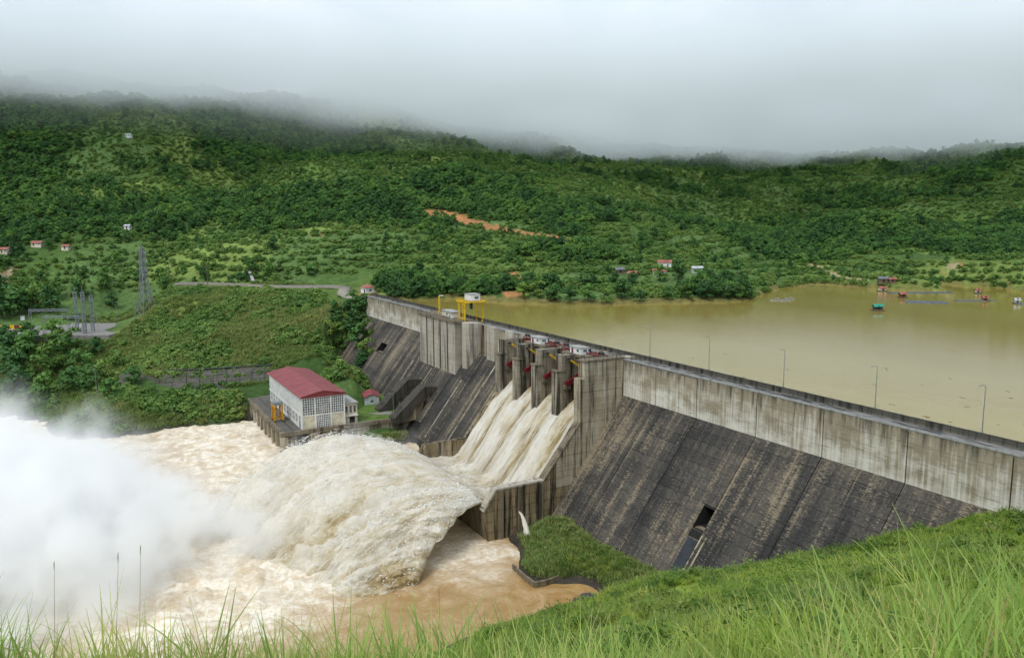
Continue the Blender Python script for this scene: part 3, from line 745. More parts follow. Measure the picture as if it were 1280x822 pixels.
for x_ in (-2.2, -1.5): mm.bar((x_, 5.0, .7), (x_, 5.0, 9.3), .1)
mm.build('ladder', m_yellow, gc)
MB().box(-.5, .5, -.5, .5, 5.4, 8.5).build('hook_block', m_dark_steel, gc)
mh = MB().box(-4.6, 0.9, -2.0, 2.6, 9.35, 12.0).build('machine_house', m_white, gc); MB().box(-4.8, 1.1, -2.2, 2.8, 12.0, 12.2).build('roof', m_kerb, mh)
MB().box(-4.66, -4.58, -1.2, .6, 10.1, 11.2).build('window', m_glass, mh)
hut = thing('crest_hut', 'low white flat-roofed hut beside the yellow crane on the intake block', 'hut', (121, 2.5, .75))
MB().box(-5.5, 5.5, -2, 2, 0, 2.2).build('wall', m_cream, hut); MB().box(-5.9, 5.9, -2.4, 2.4, 2.2, 2.5).build('roof', m_kerb, hut); MB().box(-1, .6, 1.98, 2.05, .7, 1.6).build('window', m_glass, hut)
bx_ = thing('control_box', 'small white control cabinet at the foot of the yellow crane', 'cabinet', (112.0, 6.6, .75)); MB().box(-.8, .8, -.6, .6, 0, 2.0).build('cabinet', m_white, bx_); MB().box(-.7, .7, .6, .64, .2, 1.8).build('door', m_kerb, bx_); MB().box(-.95, .95, -.75, .75, 2.0, 2.12).build('lid', m_kerb, bx_)
jp = thing('jib_hoist', 'yellow jib post with a short white arm beyond the low crest hut', 'hoist', (137, 1.0, .75)); MB().bar((0, 0, 0), (0, 0, 7.6), .6).build('post', m_yellow, jp); MB().bar((-.3, 0, 7.7), (-4.4, 0, 8.1), .4).build('arm', m_white, jp); MB().box(-.6, .6, -.6, .6, 0, .3).build('base', m_yellow, jp)
gh = thing('gatehouse', 'tiny white gatehouse with a red hipped roof at the far end of the crest', 'house', (268, -9, -.6), .2)
MB().box(-3, 3, -3, 3, 0, 3.2).build('wall', m_white, gh); MB().add([(-3.6, -3.6, 3.2), (3.6, -3.6, 3.2), (3.6, 3.6, 3.2), (-3.6, 3.6, 3.2), (-.8, 0, 5.4), (.8, 0, 5.4)], [(0, 1, 5, 4), (1, 2, 5), (2, 3, 4, 5), (3, 0, 4), (3, 2, 1, 0)]).build('roof', m_roof_old, gh)
MB().box(-3.06, -2.98, -1, .4, 1.0, 2.3).build('window', m_glass, gh); MB().box(-2.2, -.9, 2.98, 3.05, 0, 2.3).build('door', m_dark, gh)
# ------------------------------------------------------------------ water
m_lake, nt, b, o = newmat('lake_water')
P = coords(nt)
lw = noise(nt, coords(nt, (1, .6, 1)), .9, 4, .6); ls = noise(nt, coords(nt, (.25, 1, 1)), .014, 5, .6, .6)
lc = ramp(nt, ls, [(.35, (.25, .188, .042)), (.52, (.285, .222, .056)), (.7, (.31, .255, .085))])
setin(nt, b, color=lc, rough=.10, spec=.6, normal=bump(nt, lw, .045, .35))
lk = link('lake', MB().add([(-900, -2600, LAKE), (1500, -2600, LAKE), (1500, -4.9, LAKE), (-900, -4.9, LAKE)], [(0, 1, 2, 3)]).mesh('lake', m_lake)); tag(lk, kind='structure')

# the muddy river: chopped and foaming where the jet falls, smooth and brown in the pool under the camera bank
m_river, nt, b, o = newmat('muddy_river')
fa = nd(nt, 'ShaderNodeAttribute', attribute_name='foam').outputs['Fac']
w1 = noise(nt, P if False else coords(nt), .45, 7, .68, 1.2); w2 = noise(nt, coords(nt, (1, 1, 1), (5, 3, 0)), .12, 4, .6, 1.5)
def webf(sc, dist, off):
    wn = nd(nt, 'ShaderNodeTexNoise', {'Vector': coords(nt, (1, .7, 1), off), 'Scale': sc, 'Detail': 5.0, 'Roughness': .58, 'Distortion': dist}).outputs[0]
    return mth(nt, 'SUBTRACT', 1.0, mth(nt, 'MULTIPLY', mth(nt, 'ABSOLUTE', mth(nt, 'SUBTRACT', wn, .5)), 11.0), clamp=True)
ridge = mth(nt, 'MAXIMUM', webf(.16, 2.6, (0, 0, 0)), mth(nt, 'MULTIPLY', webf(.5, 1.6, (7, 3, 0)), .6))
brown = ramp(nt, w2, [(.35, (.29, .165, .048)), (.65, (.37, .225, .075))])
foamc = ramp(nt, w2, [(.3, (.52, .41, .27)), (.65, (.68, .60, .46))])
fm = mth(nt, 'MULTIPLY', fa, ramp(nt, w1, [(.34, .55), (.6, 1.0)]), clamp=True)
c = mixc(nt, fm, brown, foamc)
c = mixc(nt, mth(nt, 'MULTIPLY', ridge, mth(nt, 'MULTIPLY', mth(nt, 'ADD', fa, .13), ramp(nt, w2, [(.42, .25), (.6, .95)])), clamp=True), c, (.80, .75, .65))
setin(nt, b, color=c, rough=ramp(nt, fm, [(0, .22), (.4, .7)]), spec=.4, normal=bump(nt, w1, .22, .5))
rx = np.arange(-90, 330, 1.15); ry = np.arange(16, 330, 1.15)
XX, YY = np.meshgrid(rx, ry, indexing='ij'); PP = np.stack([XX, YY], -1)
imp = np.exp(-(np.maximum(0, np.hypot((XX-28)/62, (YY-122)/38)-.45)/.55)**2)           # where the jet lands
tail = sstep(70, 110, XX)*(1-.15*fbm(PP/12., 3, 3))                                     # boiling tailrace pool
under = np.exp(-((YY-68-.25*(XX-20))/13.)**2)*sstep(-45, -5, XX)*(1-sstep(40, 80, XX))
far_ = sstep(120, 170, YY)*sstep(-30, 10, XX)
streakf = np.exp(-((YY-(52+.9*(8-XX)*.12))/3.0)**2)*sstep(-30, -18, XX)*(1-sstep(10, 30, XX))
bpts = np.array([at_z(*q, RIVER) for q in ((664, 694), (600, 699), (540, 708), (460, 724), (385, 750), (330, 790))]); o_ = np.argsort(bpts[:, 1]); Xb = np.interp(YY, bpts[o_, 1], bpts[o_, 0]) + 2.2*fbm(PP/7., 3, 12)
edgef = sstep(-1.5, 2.5, XX-Xb)*sstep(40, 46, YY)*(1-sstep(100, 125, YY)); linef = np.exp(-((XX-Xb-2.5)/3.2)**2)*sstep(41, 46, YY)*(1-sstep(95, 115, YY))
foam = np.clip(.38*edgef + .6*linef + imp*1.1 + .62*tail + .55*under + .55*far_ + .45*streakf + .10*fbm(PP/9., 3, 8), 0, 1)
foam *= sstep(-40, -8, XX + (YY-60)*.1 + 8*fbm(PP/16., 2, 6)) * .95 + .05
turb = np.abs(fbm(PP/6.5, 4, 15))
ZZ = RIVER + (.25+2.6*imp+1.15*tail+.5*under)*(turb-.22)*1.25 + .12*fbm(PP/3., 3, 19) + 1.2*imp
rv = link('river', mesh_np('river', np.stack([XX, YY, ZZ], -1).reshape(-1, 3), grid_faces(len(rx), len(ry)), m_river, True, {'foam': ('FLOAT', foam.ravel())})); tag(rv, kind='structure')

# flood water: chute flow and the leaping jet
m_flood, nt, b, o = newmat('flood_water')
fa = nd(nt, 'ShaderNodeAttribute', attribute_name='foam').outputs['Fac']
w1 = noise(nt, coords(nt, (1, .5, .6)), 1.3, 6, .7, .8); w3 = noise(nt, coords(nt, (1, .6, .8), (4, 4, 4)), .22, 5, .65, .5)
f2 = mth(nt, 'ADD', mth(nt, 'MULTIPLY', fa, .75), mth(nt, 'ADD', mth(nt, 'MULTIPLY', mth(nt, 'SUBTRACT', w1, .5), .75), mth(nt, 'MULTIPLY', mth(nt, 'SUBTRACT', w3, .5), .9)))
c = ramp(nt, f2, [(.0, (.36, .26, .105)), (.22, (.52, .41, .22)), (.45, (.74, .65, .47)), (.78, (.89, .85, .75))])
setin(nt, b, color=c, rough=.6, spec=.25, normal=bump(nt, w1, .55, .55))
tr = nd(nt, 'ShaderNodeBsdfTranslucent', {'Color': c})
mx = nd(nt, 'ShaderNodeMixShader', {0: .38, 1: b.outputs[0], 2: tr.outputs[0]}); nt.links.new(mx.outputs[0], o.inputs[0])

def bay_phase(x):                                # 0 at a pier, 1 in the middle of a bay
    u = ((np.asarray(x)-1.7) % 12.7)/12.7; return 1-np.abs(u-.5)*2*0-np.clip(np.abs(u-.5)*2, 0, 1), u
nu, nv = 300, 240
Yc = np.linspace(5, 49.2, nu); 
rows_v, rows_f = [], []
# four tongues between the piers and one sheet below them
def sheet(x0, x1, y0, y1, nu, nv, full):
    yy = np.linspace(y0, y1, nu)[:, None]*np.ones((1, nv)); xx = np.linspace(x0, x1, nv)[None, :]*np.ones((nu, 1))
    ph, u = bay_phase(xx)
    base = chute_z(yy)
    s = (yy-5)/44.0
    Q = np.stack([xx/1.6, yy/6.0, s*0], -1)
    rough = fbm(np.stack([xx/1.9+.3*yy*0, yy/5.5], -1), 4, 31); r2 = fbm(np.stack([xx/.8, yy/2.0], -1), 3, 37)
    clear = (.8+.35*vnoise(np.stack([xx/5., yy/9.], -1), 47))*np.exp(-((u-.42-.05*np.sin(yy/6+xx/9))/.10)**2)*sstep(11, 18, yy)*(1-sstep(31, 40, yy))    # smooth brown tongue in each bay
    tailr = np.exp(-(np.minimum(u, 1-u)/.17)**2)*sstep(15.5, 19, yy)                            # white wakes behind the piers
    dep = 2.3 - .5*sstep(10, 30, yy) + 1.9*tailr*(1-.6*sstep(34, 46, yy)) + .5*np.exp(-((u-.8)/.18)**2)*sstep(8, 16, yy) - .55*clear
    amp = .5+1.0*sstep(14, 44, yy)
    z = base + dep + amp*(rough*(1-.75*clear) + .45*r2*(1-.9*clear))
    foam = np.clip(.84 + .7*rough + .22*tailr - 1.05*clear*(1-.3*sstep(-.2, .4, r2)) - .35*(1-sstep(8, 15, yy)), 0, 1)
    return np.stack([xx, yy, z], -1).reshape(-1, 3), foam.ravel()
V, Fm, FF, off = [], [], [], 0
for i in range(4):
    v_, f_ = sheet(PIERS[i][1]+.02, PIERS[i+1][0]-.02, 3.5, 16.0, 60, 50, False); V.append(v_); Fm.append(f_); FF.append(grid_faces(60, 50)+off); off += len(v_)
v_, f_ = sheet(2.62, 51.4, 15.9, 49.4, 260, 330, True); V.append(v_); Fm.append(f_); FF.append(grid_faces(260, 330)+off); off += len(v_)
cf_ = link('chute_water', mesh_np('chute_water', np.concatenate(V), np.concatenate(FF)[:, ::-1], m_flood, True, {'foam': ('FLOAT', np.concatenate(Fm))})); tag(cf_, 'cream and brown flood water racing down the spillway chute between the piers', 'water', kind='stuff')

# the jet: a ballistic body thrown off the bucket lip, breaking up on the way
NT, NP = 300, 420
tt = np.linspace(0, 1, NT)[:, None]*np.ones((1, NP)); ph = (np.arange(NP)/NP*2*np.pi)[None, :]*np.ones((NT, 1))
cx = np.sign(np.cos(ph))*np.abs(np.cos(ph))**.55; sx = np.sign(np.sin(ph))*np.abs(np.sin(ph))**.8
xn = 2.5-17*tt**1.15; xf = 52+3*tt                                 # near and far edge
X0 = (xn+xf)/2 + cx*(xf-xn)/2
lane = vnoise(np.stack([X0/7.0, tt*1.5], -1), 71)
edge = np.clip((X0-xn)/(xf-xn), 0, 1)                                        # 0 near edge .. 1 far edge
vz = 1.0 + 11.0*edge**.42 + 1.2*edge**3 + .9*lane; vy = 16.8 + 4.6*edge**.3 - 1.6*edge**4 + .8*lane
Tl = (vz+np.sqrt(vz*vz+4*4.905*13.0))/(2*4.905)                              # time of flight down to the river
T = tt*Tl*1.1
Yj = 47.6 + vy*T; Zj = chute_z(47.6) + 1.6 + vz*T - 4.905*T*T
thk = np.where(sx > 0, .95 + 4.6*tt**.40*(.5+.5*edge), 1.1 + 8.5*tt**.6)
Zc = Zj + sx*thk
def billow(Q, s, oct=4):
    a = 1; o_ = 0; t_ = 0
    for k in range(oct): o_ = o_ + a*np.abs(vnoise(Q*2**k+k*9.1, s+k)); t_ += a; a *= .55
    return o_/t_
Q3 = np.stack([X0/9.0, Yj/13.0, Zc/10.0], -1)
bw = billow(Q3, 101, 5); bw2 = billow(np.stack([X0/2.4, Yj/8.0, Zc/6.0], -1), 131, 4); ln = fbm(np.stack([X0/5.5, tt*5+edge*2], -1), 3, 141)
amp = .4+3.9*tt**.75
fl = fbm(np.stack([X0/1.1, tt*7.0, sx*.6], -1), 3, 171); fl2 = fbm(np.stack([X0/2.6, tt*5.0, sx*.6], -1), 3, 181)
disp = (.15+.75*tt**.6)*fl + (.2+1.6*tt**.7)*fl2 + amp*((bw-.30)*1.6) + (.3+1.7*tt**.7)*(bw2-.28)*1.6 + ln*(.4+1.8*tt)
Zc = Zc + disp*np.where(sx > 0, 1, .55)*np.sign(sx+1e-6)*np.abs(sx)**.4
X1 = X0 + cx*np.abs(cx)**3*(disp*1.2+.4*tt*3)
Y1 = Yj + disp*.5
keep = Zc
stk = fbm(np.stack([X0/1.7, tt*4.5, edge*0], -1), 4, 151); stk2 = fbm(np.stack([X0/6.5, tt*2.2, edge*0], -1), 3, 161)
foam = np.clip(.55 + .55*stk + .3*stk2 + .8*(bw-.25) + .9*(bw2-.27) + .35*edge*sstep(.0, .5, tt) + .18*np.maximum(sx, 0) - .25*np.maximum(-sx, 0) - .10*sstep(.45, .9, tt)*(1-edge), 0, 1)  # streaky tone: whiter on ridges and upper side, browner in hollows and underneath
jt = link('jet_water', mesh_np('jet_water', np.stack([X1, Y1, np.maximum(Zc, -53)], -1).reshape(-1, 3), grid_faces(NT, NP, True), m_flood, True, {'foam': ('FLOAT', foam.ravel())}))
tag(jt, 'huge cream torrent of flood water leaping in an arc from the spillway lip', 'water', kind='stuff')

# spray: clots of water flung off the jet
ico = bmesh.new(); bmesh.ops.create_icosphere(ico, subdivisions=1, radius=1.0); ime = bpy.data.meshes.new('x'); ico.to_mesh(ime)
iv = np.array([v.co[:] for v in ime.vertices]); if_ = np.array([p.vertices[:] for p in ime.polygons]); ico.free(); bpy.data.meshes.remove(ime)
m_spray = simple('spray_droplets', (.84, .83, .80), .6, var=.08)
ns = 15000
ti = RNG.integers(6, NT-12, ns); pi_ = RNG.integers(0, NP, ns)
sel = (sx[ti, pi_] > -.15); ti, pi_ = ti[sel], pi_[sel]
base = np.stack([X1, Y1, Zc], -1)[ti, pi_]; f = tt[ti, pi_][:, None]
off3 = np.abs(RNG.normal(0, 1, base.shape))*np.array([0, .5, 1.0])*(.25+1.5*f) + RNG.normal(0, .7, base.shape)*np.array([1, .6, .3])*f
rad = (.05+.13*RNG.random(len(base))**3)[:, None]
C_ = base+off3; SV = (C_[:, None, :] + iv[None]*rad[:, None]*np.array([.8, 1.9, 1.1])).reshape(-1, 3); SF = (if_[None]+(np.arange(len(C_))*len(iv))[:, None, None]).reshape(-1, 3)
sp_ = link('spray', mesh_np('spray', SV, SF, m_spray, True)); tag(sp_, 'white spray droplets flung off the torrent', 'spray', kind='stuff')

m_strand, nt, b, o = newmat('strand_water')
setin(nt, b, color=(.89, .85, .76), rough=.5, spec=.2); tr = nd(nt, 'ShaderNodeBsdfTranslucent', {'Color': (.92, .89, .80, 1)})
mx = nd(nt, 'ShaderNodeMixShader', {0: .5, 1: b.outputs[0], 2: tr.outputs[0]}); nt.links.new(mx.outputs[0], o.inputs[0])
# torn strands of water stretched along the flight of the jet and down the chute
def strands(P0, Vv, dur, rad, seg=5, g=9.81):
    n_ = len(P0); ts = np.linspace(0, 1, seg); T_ = ts[None, :]*dur[:, None]
    C_ = P0[:, None, :] + Vv[:, None, :]*T_[..., None]; C_[..., 2] -= .5*g*T_**2
    d_ = Vv/np.linalg.norm(Vv, axis=1)[:, None]; s_ = np.cross(d_, RNG.normal(size=d_.shape)); s_ /= np.linalg.norm(s_, axis=1)[:, None]; u_ = np.cross(d_, s_)
    R_ = rad[:, None]*np.sin(np.pi*(.04+.92*ts))[None, :]**.8; ring = [(math.cos(a), math.sin(a)) for a in (0, 2.094, 4.189)]
    v = np.stack([C_ + R_[..., None]*(c*s_[:, None, :]+s*u_[:, None, :]) for c, s in ring], 2).reshape(-1, 3)
    f = []
    for k in range(seg-1):
        for j in range(3): f.append((k*3+j, k*3+(j+1) % 3, (k+1)*3+(j+1) % 3, (k+1)*3+j))
    return v, (np.array(f)[None]+(np.arange(n_)*seg*3)[:, None, None]).reshape(-1, 4), np.repeat(np.clip(RNG.normal(.95, .12, n_), .5, 1.1), seg*3)
ns = 3000
e_ = RNG.random(ns)**1.1; t_ = RNG.random(ns)**.8; x_ = (2.5-17*t_**1.15)*(1-e_)+(52+3*t_)*e_; ln_ = vnoise(np.stack([x_/7.0, t_*1.5], -1), 71)
vz_ = 1.0+11.0*e_**.42+1.2*e_**3+.9*ln_; vy_ = 16.8+4.6*e_**.3-1.6*e_**4+.8*ln_; Tl_ = (vz_+np.sqrt(vz_**2+4*4.905*13.0))/(2*4.905); T_ = t_*Tl_*1.06
sd_ = np.where(RNG.random(ns) < .72, 1, -1); th_ = np.where(sd_ > 0, .8+4.6*t_**.4*(.5+.5*e_), -(.5+4.5*t_**.9))*RNG.normal(.98, .11, ns)
P0 = np.stack([x_+RNG.normal(0, .5+2.2*t_, ns), 47.6+vy_*T_, chute_z(47.6)+1.6+vz_*T_-4.905*T_**2+th_+(.3+1.3*t_)*np.abs(vnoise(np.stack([x_/5., T_*4], -1), 81))], -1)
Vv = np.stack([RNG.normal(-1.2, 1.6, ns)*(1-e_)+RNG.normal(0, 1.0, ns)*e_, vy_*RNG.normal(1, .07, ns), vz_-9.81*T_+RNG.normal(.3, 1.0, ns)*sd_], -1)
k_ = P0[:, 2] > RIVER-1
v1, f1, a1 = strands(P0[k_], Vv[k_], (.07+.16*RNG.random(ns)*(.4+t_))[k_], (.03+.10*RNG.random(ns)**2*(.35+.9*t_))[k_])
nc = 1500
y_ = 13+35*RNG.random(nc); x_ = 2.8+48.4*RNG.random(nc); ok_ = (y_ > 16.2) | np.any([(x_ > PIERS[i][1]) & (x_ < PIERS[i+1][0]) for i in range(4)], 0); y_, x_ = y_[ok_], x_[ok_]; zz_ = chute_z(y_); sl_ = (chute_z(y_+.3)-zz_)/.3
_, u_ = bay_phase(x_); wk = np.exp(-(np.minimum(u_, 1-u_)/.2)**2)
P0 = np.stack([x_, y_, zz_+2.0+1.3*wk+RNG.normal(.25, .35, len(x_))], -1); Vv = np.stack([RNG.normal(0, .5, len(x_)), np.full(len(x_), 12.0), 12*sl_+RNG.normal(.6, .8, len(x_))], -1)
v2, f2_, a2 = strands(P0, Vv, .12+.25*RNG.random(len(x_)), .03+.08*RNG.random(len(x_))**2, g=2.0)
so = link('water_strands', mesh_np('water_strands', np.concatenate([v1, v2]), np.concatenate([f1, f2_+len(v1)]), m_strand, True, {'foam': ('FLOAT', np.concatenate([a1, a2]))})); tag(so, 'torn strands of white water streaming along the torrent', 'spray', kind='stuff')
# a drain spouting from the training wall into the pool
g = []
for k in range(26):
    t_ = k/25*1.25; g.append((-0.2-3.6*t_*1.6, 37.3+.6*t_, -41.9+.4*t_-4.9*t_*t_))
mb = MB().tube(g, [.22+.95*(k/25)**1.2 for k in range(26)], 14); me = mb.mesh('spout_water', m_flood, True)
co = np.array([v.co[:] for v in me.vertices]); co += (fbm(co/.9, 3, 7)[:, None]*np.array([.5, .5, .3]))*np.clip((-41.5-co[:, 2:3])/5, .05, 1); me.vertices.foreach_set('co', co.astype(np.float32).ravel())
a = me.attributes.new('foam', 'FLOAT', 'POINT'); a.data.foreach_set('value', np.full(len(co), .95, np.float32))
tag(link('spout_water', me), 'white spout of drain water pouring from the training wall beside the green bank', 'water', kind='stuff')
# ------------------------------------------------------------------ powerhouse yard
m_lawn, nt, b, o = newmat('lawn_grass')
setin(nt, b, color=ramp(nt, noise(nt, coords(nt), .35, 6, .7), [(.3, (.045, .085, .018)), (.5, (.085, .15, .03)), (.72, (.15, .17, .06))]), rough=.95, spec=.1, normal=bump(nt, noise(nt, coords(nt), 2.5, 4), .6, .3))
m_paved = concrete('yard_paving', (.13, .12, .105), (.04, .038, .034), .4, 60)
GZ = -41.0
dock = thing('tailrace_dock', 'stained concrete dock with buttresses carrying the powerhouse above the river', 'dock', (150, 50, -50))
def K(o): o.parent = dock; o.matrix_parent_inverse = Matrix.Translation((-150, -50, 50)); return o
K(MB().box(117.4, 205, 22, 78.0, -54, GZ-.1).build('body', m_conc2)); K(MB().box(116.6, 205, 77.4, 79.2, -42.6, GZ+.25).build('edge_beam', m_conc2)); K(MB().box(116.3, 117.9, 20, 77.4, -42.2, GZ+.35).build('edge_beam', m_conc2))
for k in range(11): K(ubox('buttress', m_conc, None, 118.6+k*7.6, 120.9+k*7.6, 77.9, 79.0, -53, -42.6))
K(ubox('buttress', m_conc, None, 116.5, 118.2, 76.4, 79.1, -53, -42.6)); K(ubox('gate_slot', m_dark, None, 116.9, 117.6, 68.5, 72.6, -53, -42.3))
for k in range(9): K(ubox('wall_panel', m_conc2 if k % 2 else m_conc, None, 117.0, 117.5, 22.3+k*5.1, 27.2+k*5.1, -53, -42.3))
tag(link('yard_paving', MB().box(117.9, 204.9, 48, 77.4, GZ-.1, GZ).mesh('yard_paving', m_paved)), kind='structure')
tag(link('lawn', MB().add([(117.9, 20, GZ+.2), (117.9, 48.2, GZ+.05), (150, 50, GZ+.05), (186, 48, GZ+.4), (190, 20, GZ+2.2), (160, 18, GZ+1.2)], [(0, 5, 2, 1), (5, 4, 3, 2)]).mesh('lawn', m_lawn)), kind='structure')
m_patch = concrete('broken_paving', (.26, .25, .22), (.08, .08, .07), .3, 60)
tag(link('path', MB().prism_z([(124, 31), (127, 36), (131, 38.5), (129, 34), (130, 30), (126.5, 28)], GZ+.1, GZ+.32).mesh('path', m_patch)), kind='structure')

m_pane, nt, b, o = newmat('translucent_panel')
setin(nt, b, color=ramp(nt, noise(nt, coords(nt, (.4, .4, .9)), .5, 3), [(.35, (.16, .22, .28)), (.5, (.34, .40, .42)), (.66, (.50, .50, .36))]), rough=.3)
ph_ = thing('powerhouse', 'white powerhouse with a red barrel roof and latticed windows on the dock', 'building', (147.5, 61.5, GZ))
L2, W2, EH = 29.5, 8.8, 13.4
MB().box(-L2, L2, -W2, W2, 0, EH).build('wall', m_white, ph_)
# roof: shallow barrel of separate sheets with red gable ends
arc = [(y, EH+.25+2.0*(1-(abs(y)/9.8)**1.08)) for y in np.linspace(-9.8, 9.8, 11)]
for k in range(12):
    x0 = -L2-1.0+k*(2*L2+2)/12; x1 = x0+(2*L2+2)/12-.08; dz = random.uniform(-.02, .04)
    mb = MB(); 
    for (y0, z0), (y1, z1) in zip(arc[:-1], arc[1:]): mb.prism_x([(y0, z0+dz), (y1, z1+dz), (y1, z1+dz-.18), (y0, z0+dz-.18)], x0, x1)
    mb.build('roof_sheet', m_roof_red, ph_)
MB().prism_x([(y, z-.2) for y, z in arc] + [(9.3, EH-.35), (-9.3, EH-.35)], -L2-.5, -L2-.1).build('gable', m_roof_red, ph_)
MB().prism_x([(y, z-.2) for y, z in arc] + [(9.3, EH-.35), (-9.3, EH-.35)], L2+.1, L2+.5).build('gable', m_roof_red, ph_)
MB().box(-L2-.9, L2+.9, 9.2, 9.75, EH-.1, EH+.2).build('gutter', m_white, ph_)
# end wall towards the spillway: three latticed bays above, cream wall and latticed gate below
xe = -L2
MB().box(xe-.12, xe-.02, -W2+.1, W2-.1, 0, 5.6).build('plinth', m_cream, ph_)
for y0, y1 in ((-W2+.35, -3.3), (-2.9, 3.2), (3.6, W2-.35)):
    w_ = MB().box(xe-.14, xe-.04, y0, y1, 5.9, EH-.6).build('window', m_glass, ph_)
    mb = MB(); n_ = max(5, int((y1-y0)/.85))
    for k in range(n_+1): y = y0+(y1-y0)*k/n_; mb.box(xe-.3, xe-.16, y-.09, y+.09, 5.9, EH-.6)
    for k in range(8): z = 5.9+(EH-6.5)*k/7; mb.box(xe-.28, xe-.18, y0, y1, z-.08, z+.08)
    mb.build('lattice', m_white, w_)
for y in (-W2+.1, -3.1, 3.4, W2-.1): MB().box(xe-.34, xe, y-.22, y+.22, 0, EH-.3).build('pilaster', m_white, ph_)
g_ = MB().box(xe-.2, xe-.1, -2.8, 3.1, .2, 5.5).build('gate', m_glass, ph_)
mb = MB(); 
for k in range(9): y = -2.8+5.9*k/8; mb.box(xe-.34, xe-.22, y-.1, y+.1, .2, 5.5)
for k in range(8): z = .2+5.3*k/7; mb.box(xe-.33, xe-.23, -2.8, 3.1, z-.08, z+.08)
mb.build('lattice', m_white, g_)
MB().box(xe-.3, xe-.05, -W2, W2, 5.5, 5.95).build('string_course', m_white, ph_)
# river side: panel wall of pale translucent sheets above, tall windows below
for k in range(14):
    x0 = -L2+.5+k*4.17; x1 = x0+3.9
    p_ = MB().box(x0, x1, W2+.02, W2+.12, 6.6, EH-.5).build('wall_light', m_pane, ph_)
    mb = MB(); 
    for j in range(9): z = 6.6+(EH-7.1)*j/8; mb.box(x0, x1, W2+.13, W2+.24, z-.12, z+.12)
    for j in range(3): x_ = x0+(x1-x0)*j/2; mb.box(x_-.09, x_+.09, W2+.13, W2+.23, 6.6, EH-.5)
    mb.build('lattice', m_white, p_)
for k in range(11):
    x0 = -L2+2.2+k*5.2; w_ = MB().box(x0, x0+2.5, W2+.03, W2+.1, 1.8 if k else .1, 5.3).build('window', m_glass if k else m_kerb, ph_)
    if k:
        mb = MB()
        for j in range(3): mb.box(x0+j*1.25-.09, x0+j*1.25+.09, W2+.12, W2+.2, 1.7, 5.4)
        for z in (1.7, 3.5, 5.3): mb.box(x0-.1, x0+2.6, W2+.11, W2+.19, z-.1, z+.1)
        mb.build('frame', m_white, w_)
MB().box(-L2, L2, W2+.05, W2+.35, 5.7, 6.2).build('string_course', m_white, ph_)
ax = thing('annex', 'small pale annex with open bays beside the powerhouse on the lawn edge', 'building', (121.5, 50.2, GZ))
MB().box(-2.4, 12, -3.2, 2.3, 0, 8.4).build('wall', m_cream, ax); MB().box(-2.9, 12.4, -3.6, 2.4, 8.4, 8.8).build('roof', m_kerb, ax)
for y in (-2.6, -.9, .9): MB().box(-2.5, -2.36, y, y+1.0, 4.6, 7.4).build('window', m_glass, ax)
MB().box(-2.5, -2.36, -2.0, 0.2, .2, 2.8).build('door', m_dark, ax); MB().box(-3.2, -2.3, -3.4, 2.3, 3.2, 3.5).build('canopy', m_white, ax)

dc = thing('dock_crane', 'small orange yellow gate crane on the edge of the dock', 'crane', (139, 75.4, GZ))
m_orange = simple('orange_paint', (.62, .30, .02), .5, var=.4)
for x_ in (-2.4, 2.4):
    for y_ in (-1.8, 1.8): MB().bar((x_, y_, .4), (x_*.9, y_*.8, 6.4), .6).build('leg', m_orange, dc); MB().box(x_-.7, x_+.7, y_-.4, y_+.4, 0, .5).build('bogie', m_dark_steel, dc)
    MB().bar((x_, -1.8, 1.4), (x_, 1.8, 1.4), .4).build('tie_beam', m_orange, dc)
for y_ in (-1.5, 1.5): MB().box(-3.4, 3.4, y_-.35, y_+.35, 6.2, 7.1).build('girder', m_orange, dc)
MB().box(-2.6, 1.2, -2, 2, 7.1, 8.4).build('winch_house', m_steel, dc); MB().bar((1.6, 0, 7.1), (1.6, 0, 3.4), .35).build('hook_block', m_orange, dc)
for k in range(2): tag(MB().box(119, 200, 73.6+k*3.6, 73.78+k*3.6, GZ, GZ+.18).build('crane_rail', m_dark_steel), ('inner' if k == 0 else 'outer')+' dark steel crane rail laid along the dock', 'rail', 'crane rails on the dock')

def house(name, label, loc, rz, L, W, h, wall, roof, rise=1.6, group=None, cat='house', doors=True):
    t_ = thing(name, label, cat, tuple(loc), rz, group)
    MB().box(-L/2, L/2, -W/2, W/2, -1.5, h).build('wall', wall, t_)
    e = .5; rf = MB()
    for s in (-1, 1):
        p = [(s*(W/2+e), h-.25), (0, h+rise), (0, h+rise+.18), (s*(W/2+e), h-.07)]
        MB().prism_x(p, -L/2-e, L/2+e).build('roof', roof, t_)
    for x_ in (-L/2+.05, L/2-.05): MB().prism_x([(-W/2, h), (W/2, h), (0, h+rise-.05)], x_-.05, x_+.05).build('gable', wall, t_)
    if doors:
        nw = max(1, int(L/3.2))
        for s in (-1, 1):
            for k in range(nw):
                x_ = -L/2+(k+.5)*L/nw; y = s*(W/2+.02)
                if s == 1 and k == nw//2: MB().box(x_-.55, x_+.55, min(y, y+s*.06), max(y, y+s*.06), 0, 2.1).build('door', m_dark, t_)
                else: MB().box(x_-.6, x_+.6, min(y, y+s*.06), max(y, y+s*.06), 1.0, 2.2).build('window', m_glass, t_)
        MB().box(-L/2-.06, -L/2, -.7, .7, 1.0, 2.2).build('window', m_glass, t_)
    return t_
m_grey_roof = simple('grey_tin_roof', (.17, .18, .19), .5, .3, .35, .5); m_green_roof = simple('green_tin_roof', (.02, .26, .17), .5, 0, .3, .4)
m_wood = simple('weathered_wood', (.16, .12, .085), .85, 0, .4, 1.5); m_blue_tin = simple('pale_tin_wall', (.5, .53, .54), .5, .2, .3, .6)
house('shed', 'grey tin shed with a red roof on the lawn under the dam face', (150, 30.5, GZ+.5), -.25, 11, 6.5, 3.6, m_blue_tin, m_roof_red, 1.2, cat='shed')
